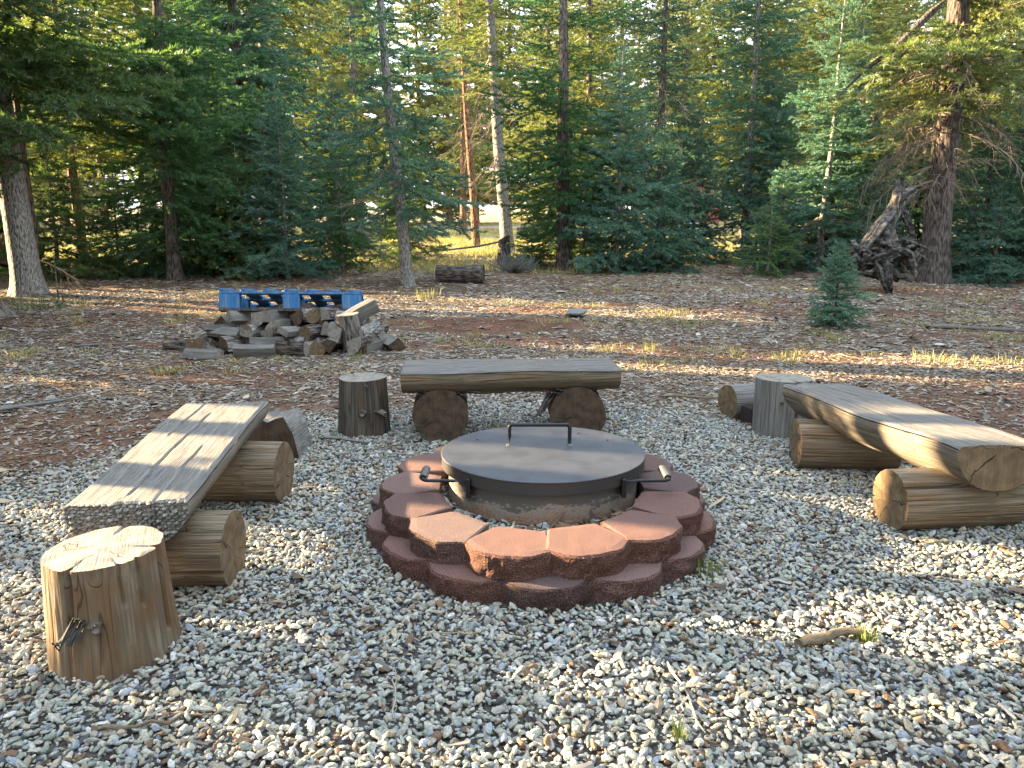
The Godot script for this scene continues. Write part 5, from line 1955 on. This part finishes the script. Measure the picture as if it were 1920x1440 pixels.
# ------------------------------------------------------------------ the forest
func make_forest() -> void:
	var blue := Color(0.130, 0.235, 0.200)
	var deep := Color(0.085, 0.172, 0.088)
	var green := Color(0.140, 0.215, 0.105)
	var olive := Color(0.22, 0.245, 0.115)
	var gold := Color(0.29, 0.305, 0.145)
	var bark_grey: Material = M.bark
	fir("large_fir", "large pale-barked tree with a thick trunk in front of the parked pickup", "", Vector2(-9.27, -14.4), 19.0, 0.25, {"lean": Vector2(-0.045, 0), "start": 2.7, "radius": 3.4, "tint": green, "bark": M.pale_bark, "per": 6.0, "step": 0.30, "flare": 0.35, "droop": 12.0, "shape": 0.6})
	fir("slim_fir", "slim dark trunk standing right beside the large pale-barked tree", "", Vector2(-9.85, -15.6), 9.0, 0.085, {"lean": Vector2(0.01, 0), "start": 2.0, "radius": 1.8, "tint": deep, "bark": M.dark_bark, "step": 0.3, "dead": 8})
	fir("tall_fir", "tall dense dark fir next to the large pale-barked tree", "", Vector2(-7.7, -17.2), 13.0, 0.15, {"start": 0.9, "radius": 2.5, "tint": deep * 1.15, "step": 0.28, "per": 6.0, "bark": M.dark_bark})
	fir("tall_fir", "tall fir with blue-green boughs rising behind the young firs by the pickup", "", Vector2(-7.1, -20.5), 15.0, 0.17, {"start": 2.6, "radius": 2.5, "tint": blue, "step": 0.30, "per": 6.0})
	fir("young_fir", "blue-green young fir with a bare visible stem, by the shaded litter", "", Vector2(-8.05, -18.9), 3.6, 0.05, {"start": 0.2, "radius": 1.5, "tint": blue * 1.15, "step": 0.24, "per": 6.0, "bark": M.pale_bark})
	fir("young_fir", "pointed blue-green young fir right behind the blue pallet", "", Vector2(-5.28, -17.7), 4.5, 0.055, {"start": 0.25, "radius": 1.45, "tint": blue * 1.1, "step": 0.23, "per": 6.0, "bark": M.pale_bark})
	fir("small_fir", "small yellow-green fir with low boughs in the shade of the dense dark fir", "", Vector2(-9.5, -18.2), 2.4, 0.035, {"start": 0.12, "radius": 1.45, "tint": green * 1.2, "step": 0.2, "per": 6.0})
	fir("small_fir", "small bushy fir at the foot of the bare-stemmed young fir", "", Vector2(-7.0, -18.6), 2.3, 0.03, {"start": 0.12, "radius": 1.4, "tint": green, "step": 0.2, "per": 6.0})
	fir("small_fir", "narrow small fir in front of the leaning grey stem", "", Vector2(-6.35, -20.4), 3.4, 0.04, {"start": 0.15, "radius": 1.35, "tint": blue, "step": 0.22, "per": 6.0})
	fir("small_fir", "small dark fir with a thin stem between the pallet and the grey-stemmed fir", "", Vector2(-4.15, -18.5), 3.6, 0.04, {"start": 0.4, "radius": 1.15, "tint": deep, "step": 0.25, "per": 5.0, "dead": 6})
	fir("slim_fir", "leaning thin grey stem among the tall firs by the pickup", "", Vector2(-7.0, -22.5), 12.0, 0.10, {"lean": Vector2(-0.10, 0), "start": 3.4, "radius": 2.0, "tint": deep, "bark": M.pale_bark, "step": 0.5, "per": 4.0, "dead": 10, "dead_from": 1.5, "dead_to": 4.0})
	fir("tall_fir", "thick bare trunk, slightly thinner one of a close pair behind the pointed young fir", "", Vector2(-8.55, -26.5), 19.0, 0.21, {"lean": Vector2(-0.02, 0), "start": 6.0, "radius": 2.6, "tint": olive, "bark": M.red_bark, "step": 0.6, "per": 4.0, "dead": 20, "dead_from": 2.0, "dead_to": 8.0})
	fir("tall_fir", "thick bare trunk, stouter one of a close pair behind the pointed young fir", "", Vector2(-8.05, -26.0), 20.0, 0.25, {"lean": Vector2(-0.005, 0), "start": 5.5, "radius": 2.8, "tint": olive, "bark": M.bark, "step": 0.6, "per": 4.0, "dead": 20, "dead_from": 2.0, "dead_to": 8.0})
	fir("grey_stemmed_fir", "open fir with a light grey stem and tiered boughs beside the blue pallet", "", Vector2(-2.21, -15.9), 10.5, 0.13, {"lean": Vector2(-0.07, 0), "start": 1.75, "radius": 1.9, "tint": blue * 1.05, "bark": M.pale_bark, "step": 0.52, "per": 5.0, "droop": 18.0, "dead": 26, "dead_from": 0.4, "dead_to": 2.6, "shape": 0.7, "vary": 0.25})
	fir("bare_pine", "thin reddish bare trunk standing in the sunlit meadow", "", Vector2(-1.43, -30.2), 17.0, 0.15, {"lean": Vector2(-0.06, 0), "start": 7.0, "radius": 1.8, "tint": olive, "bark": M.red_bark, "step": 0.7, "per": 4.0, "dead": 40, "dead_from": 2.0, "dead_to": 9.0})
	fir("bare_pine", "pale leaning bare trunk behind the deep green fir", "", Vector2(-0.15, -26.0), 18.0, 0.22, {"lean": Vector2(-0.075, 0), "start": 5.8, "radius": 2.4, "tint": olive, "bark": M.pale_bark, "step": 0.7, "per": 4.0, "dead": 40, "dead_from": 1.5, "dead_to": 7.0, "dead_size": 1.3})
	fir("deep_green_fir", "deep green full fir with shaggy boughs behind the fire ring", "", Vector2(1.39, -20.1), 12.0, 0.20, {"lean": Vector2(-0.02, 0), "start": 1.1, "radius": 2.3, "tint": deep, "bark": M.dark_bark, "step": 0.36, "per": 6.0, "droop": 8.0, "shape": 0.5, "bare": 0.12})
	fir("young_fir", "bushy blue-green young fir growing against the deep green fir", "", Vector2(2.65, -19.3), 5.8, 0.07, {"start": 0.35, "radius": 1.65, "tint": blue * 1.12, "bark": M.pale_bark, "step": 0.24, "per": 6.0})
	fir("round_fir", "low round dark fir at the foot of the deep green fir", "", Vector2(0.55, -20.8), 1.1, 0.03, {"start": 0.1, "radius": 0.75, "tint": deep, "step": 0.13, "per": 7.0, "shape": 0.5})
	fir("tall_fir", "tall thin fir with brown inner boughs behind the bushy blue-green young fir", "", Vector2(4.4, -22.5), 13.0, 0.13, {"start": 1.6, "radius": 1.9, "tint": blue * 0.9, "bark": M.dark_bark, "step": 0.42, "per": 5.0, "dead": 20, "dead_from": 0.8, "dead_to": 5.0})
	fir("tall_fir", "tall blue-green fir with a straight grey stem before the red cabin", "", Vector2(7.0, -22.7), 12.5, 0.12, {"lean": Vector2(-0.012, 0), "start": 1.3, "radius": 1.9, "tint": blue, "bark": M.pale_bark, "step": 0.36, "per": 5.0, "shape": 0.7})
	fir("small_fir", "small dark fir growing under the grey-stemmed fir near the cabin view", "", Vector2(7.0, -19.8), 2.8, 0.04, {"start": 0.15, "radius": 1.15, "tint": blue, "step": 0.2, "per": 6.0})
	fir("sunlit_fir", "slender fir with sunlit pale green tiers between cabin view and gnarled root", "", Vector2(8.05, -19.9), 7.4, 0.09, {"lean": Vector2(0.035, 0), "start": 0.7, "radius": 1.75, "tint": blue * 1.1, "bark": M.pale_bark, "step": 0.42, "per": 6.0, "droop": 10.0, "dead": 18, "dead_from": 0.3, "dead_to": 1.6, "shape": 0.75})
	var k := fir("large_pine", "large dark rough-barked trunk beside the gnarled root, crown in the sun", "", Vector2(9.53, -17.0), 17.0, 0.30, {"lean": Vector2(-0.018, 0), "start": 4.0, "radius": 3.0, "tint": olive * 1.1, "bark": M.dark_bark, "step": 0.42, "per": 6.0, "droop": 20.0, "dead": 70, "dead_from": 2.2, "dead_to": 5.5, "dead_size": 1.5, "shape": 0.5, "flare": 0.3})
	var st := begin()
	tube(st, [Vector3(-0.1, 6.2, 0.1), Vector3(-0.8, 5.6, 0.3), Vector3(-1.5, 4.9, 0.4), Vector3(-2.2, 4.4, 0.5), Vector3(-2.7, 3.9, 0.6)], [0.10, 0.08, 0.065, 0.04, 0.015], 10, 0.25, 4)
	part("limb", done(st), k, M.dark_bark)
	var right_firs := [[11.2, -18.0, 4.6, 1.7, "dense dark fir just beyond the large rough trunk"], [12.6, -17.4, 7.0, 2.1, "tallest of the dense dark firs beyond the large rough trunk"], [10.9, -20.5, 6.0, 1.9, "dark fir behind the large rough trunk and the sunlit slender fir"], [13.4, -19.5, 9.0, 2.4, "broad dark fir at the edge of the dense stand beyond the rough trunk"], [10.6, -16.6, 2.2, 0.95, "low shaded fir at the foot of the large rough trunk"], [12.2, -15.6, 2.8, 1.2, "small fir with pale tips before the dense dark stand"]]
	for q in right_firs:
		fir("dark_fir", q[4], "dark firs beyond the large rough trunk", Vector2(q[0], q[1]), q[2], 0.02 + q[2] * 0.011, {"start": 0.2, "radius": q[3], "tint": blue, "step": 0.25, "per": 6.0, "bark": M.dark_bark})
	fir("little_fir", "little blue-green fir standing alone in the bark litter", "", Vector2(4.69, -10.8), 1.22, 0.022, {"start": 0.08, "radius": 0.50, "tint": Color(0.15, 0.27, 0.23), "step": 0.085, "per": 8.0, "shape": 0.75, "droop": 4.0, "category": "fir"})
	fir("sapling", "fir sapling with sparse boughs beside the large pale-barked tree", "", Vector2(-8.25, -13.6), 0.85, 0.014, {"start": 0.1, "radius": 0.42, "tint": deep, "step": 0.16, "per": 5.0, "category": "sapling"})
	fir("sapling", "tiny fir sapling in the grass beside the large pale-barked tree", "", Vector2(-7.75, -12.9), 0.5, 0.012, {"start": 0.05, "radius": 0.4, "tint": deep, "step": 0.12, "per": 6.0, "category": "sapling"})
	fir("large_pine", "thick tree with a spreading root foot before the large pale-barked tree", "", Vector2(-8.35, -11.2), 18.0, 0.34, {"start": 5.2, "radius": 3.4, "tint": green, "bark": M.bark, "step": 0.4, "per": 6.0, "flare": 0.75, "shape": 0.5})
	var young := [[-10.6, -17.6, 3.4, 1.4, "young fir growing close behind the slim dark trunk", green], [-8.9, -20.8, 5.2, 1.6, "young fir rising behind the bare-stemmed young fir", blue], [-6.4, -18.0, 3.0, 1.25, "young fir between the two blue-green young firs", green], [-4.7, -20.5, 5.0, 1.5, "young fir behind the pointed one at the pallet", blue],
		[-3.3, -22.5, 4.2, 1.3, "young fir seen past the light grey stem", green], [3.9, -20.2, 3.8, 1.4, "young fir next to the bushy blue-green one", blue], [1.9, -23.5, 5.0, 1.5, "young fir behind the deep green full fir", green], [5.3, -22.2, 4.6, 1.4, "young fir before the open ground and the cabin", blue],
		[7.6, -22.4, 5.4, 1.6, "young fir behind the small dark one near the cabin view", blue], [9.2, -21.6, 4.6, 1.5, "young fir behind the gnarled root", green], [8.9, -19.0, 2.4, 1.1, "small young fir just behind the gnarled root", blue], [6.3, -18.6, 1.9, 0.95, "low young fir before the straight grey stem", green], [10.3, -23.5, 7.0, 1.9, "tall young fir behind the large rough trunk", blue]]
	for q in young:
		fir("young_fir", q[4], "young firs along the edge of the clearing", Vector2(q[0], q[1]), q[2], 0.02 + q[2] * 0.009, {"start": 0.15, "radius": q[3] * 1.15, "tint": q[5], "step": 0.27, "per": 7.0, "bark": M.pale_bark, "shape": 0.85})
	# middle distance, behind the first row
	rng.seed = 4242
	var mid := [[-12.5, -22.0, 12.0], [-10.6, -22.5, 14.0], [-5.0, -24.8, 13.0], [2.6, -27.0, 14.0], [8.2, -27.0, 15.0], [11.0, -25.0, 14.0], [14.5, -24.0, 13.0], [1.6, -33.0, 16.0], [13.0, -33.0, 16.0]]
	for q in mid:
		fir("middle_fir", "tall fir standing between the first row of trees and the road", "tall firs before the road", Vector2(q[0], q[1]), q[2] * rng.randf_range(0.9, 1.15), 0.15, {"start": rng.randf_range(1.6, 3.4), "radius": rng.randf_range(1.9, 2.6), "tint": olive.lerp(gold, rng.randf() * 0.5), "bark": M.red_bark if rng.randf() < 0.4 else M.bark, "step": 0.42, "per": 5.0, "dead": 14, "dead_from": 0.6, "dead_to": 3.5, "shape": 0.7})
	# beyond the road: a stand whose edge runs from near on the sunny side to far on the other
	for i in 72:
		var x := -46.0 + 110.0 * (i + rng.randf()) / 72.0
		var z := -56.5 - 0.42 * x - 14.0 * rng.randf() - (6.0 if x < -22.0 else 0.0)
		if absf(x - 14.0) < 4.5 and z > -66.0:
			z -= 9.0
		var small := i % 3 == 0
		fir("far_fir", "sunlit yellow-green conifer beyond the dirt road" if not small else "low sunlit young conifer beyond the dirt road", "sunlit conifers beyond the road" if not small else "low sunlit conifers beyond the road", Vector2(x, z), rng.randf_range(3.5, 8.0) if small else rng.randf_range(24, 34), 0.08 if small else 0.24, {"far": true, "start": 0.3 if small else rng.randf_range(0.8, 3.0), "radius": rng.randf_range(1.6, 2.4) if small else rng.randf_range(3.6, 5.4), "tint": gold.lerp(olive, rng.randf() * 0.8), "step": 0.5 if small else 0.85, "per": 5.0, "bark": M.red_bark, "shape": 0.6})
	# the near edge of the road
	for q in [[4.0, -42.0], [9.0, -41.0], [16.0, -39.0], [20.0, -43.0], [-2.8, -44.0], [14.5, -44.5], [-9.0, -41.0]]:
		fir("roadside_fir", "sunlit conifer on the near side of the dirt road", "sunlit conifers before the road", Vector2(q[0], q[1]), rng.randf_range(12, 19), 0.2, {"far": true, "start": rng.randf_range(2.0, 3.5), "radius": rng.randf_range(2.2, 3.2), "tint": gold.lerp(olive, rng.randf() * 0.6), "step": 0.6, "per": 5.0, "bark": M.red_bark, "shape": 0.75, "dead": 10, "dead_from": 0.6, "dead_to": 3.0})
	# unseen shade trees on the sun side, gaps cut in them for sun patches
	rng.seed = 77
	var shade := [[-7.2, -6.6, 11.0], [-8.4, -8.6, 14.0], [-6.6, -4.4, 10.0], [-9.6, -6.0, 15.0], [-8.0, -2.6, 13.0], [-10.6, -9.6, 16.0], [-11.4, -3.8, 16.0], [-12.4, -7.4, 17.0], [-9.4, -0.4, 14.0], [-13.0, -11.6, 17.0], [-11.0, -13.2, 16.0], [-14.6, -15.2, 17.0], [-13.8, -17.8, 17.0], [-15.0, -5.4, 18.0], [-12.6, -0.8, 16.0], [-16.0, -10.0, 18.0], [-17.0, -20.5, 17.0]]
	shade.append_array([[8.6, -5.2, 13.0], [9.4, -1.6, 15.0], [10.6, -8.6, 15.0], [7.6, 1.8, 12.0], [11.8, -5.0, 16.0], [4.6, 7.0, 14.0], [-0.6, 8.6, 15.0], [-5.2, 6.4, 14.0], [1.8, 10.4, 16.0], [-8.6, 4.0, 15.0], [8.0, 6.4, 15.0]])  # unseen firs added right of and behind the camera to cut low sky light
	for q in shade:
		fir("unseen_shade_fir", "dense fir at the side of the clearing facing the evening sun", "unseen firs that shade the clearing", Vector2(q[0], q[1]), q[2], 0.17, {"far": true, "start": 0.5, "radius": 2.1, "tint": green, "step": 0.36, "per": 6.0, "shape": 0.55})


func _ready() -> void:
	var cam := Camera3D.new()
	cam.name = "camera"
	add_child(cam)
	cam.position = Vector3(0, 1.45, 0)
	cam.rotation_degrees.x = -11.0
	cam.fov = 54.53
	cam.near = 0.05
	cam.far = 400.0
	cam.current = true
	var env := Environment.new()
	env.background_mode = Environment.BG_SKY
	env.sky = Sky.new()
	var sky := ProceduralSkyMaterial.new()
	sky.sky_top_color = Color(0.575, 0.625, 0.69)
	sky.sky_horizon_color = Color(0.66, 0.665, 0.655)
	sky.sky_curve = 0.18
	sky.ground_bottom_color = Color(0.25, 0.2, 0.15)
	sky.ground_horizon_color = Color(0.55, 0.55, 0.5)
	env.sky.sky_material = sky
	env.tonemap_mode = Environment.TONE_MAPPER_LINEAR
	env.tonemap_exposure = 10.4
	env.sdfgi_enabled = true
	env.ssao_enabled = true
	env.ssil_enabled = true
	var we := WorldEnvironment.new()
	we.name = "environment"
	we.environment = env
	add_child(we)
	var sun := DirectionalLight3D.new()
	sun.name = "sun"
	add_child(sun)
	sun.look_at_from_position(Vector3.ZERO, SUN, Vector3.UP)
	sun.light_energy = 1.6
	sun.light_color = Color(1.0, 0.885, 0.70)
	sun.light_angular_distance = 0.53
	sun.shadow_enabled = true
	nz.seed = 7
	nz.frequency = 0.01
	nz.fractal_octaves = 3
	nf.seed = 19
	nf.frequency = 0.02
	nf.fractal_octaves = 2
	make_materials()
	make_boughs()
	make_ground()
	make_forest()
	make_pit()
	make_benches()
	make_stumps()
	make_firewood()
	make_snag()
	make_far_things()
	make_small_things()
	make_gravel()
	make_litter()
	make_grass()
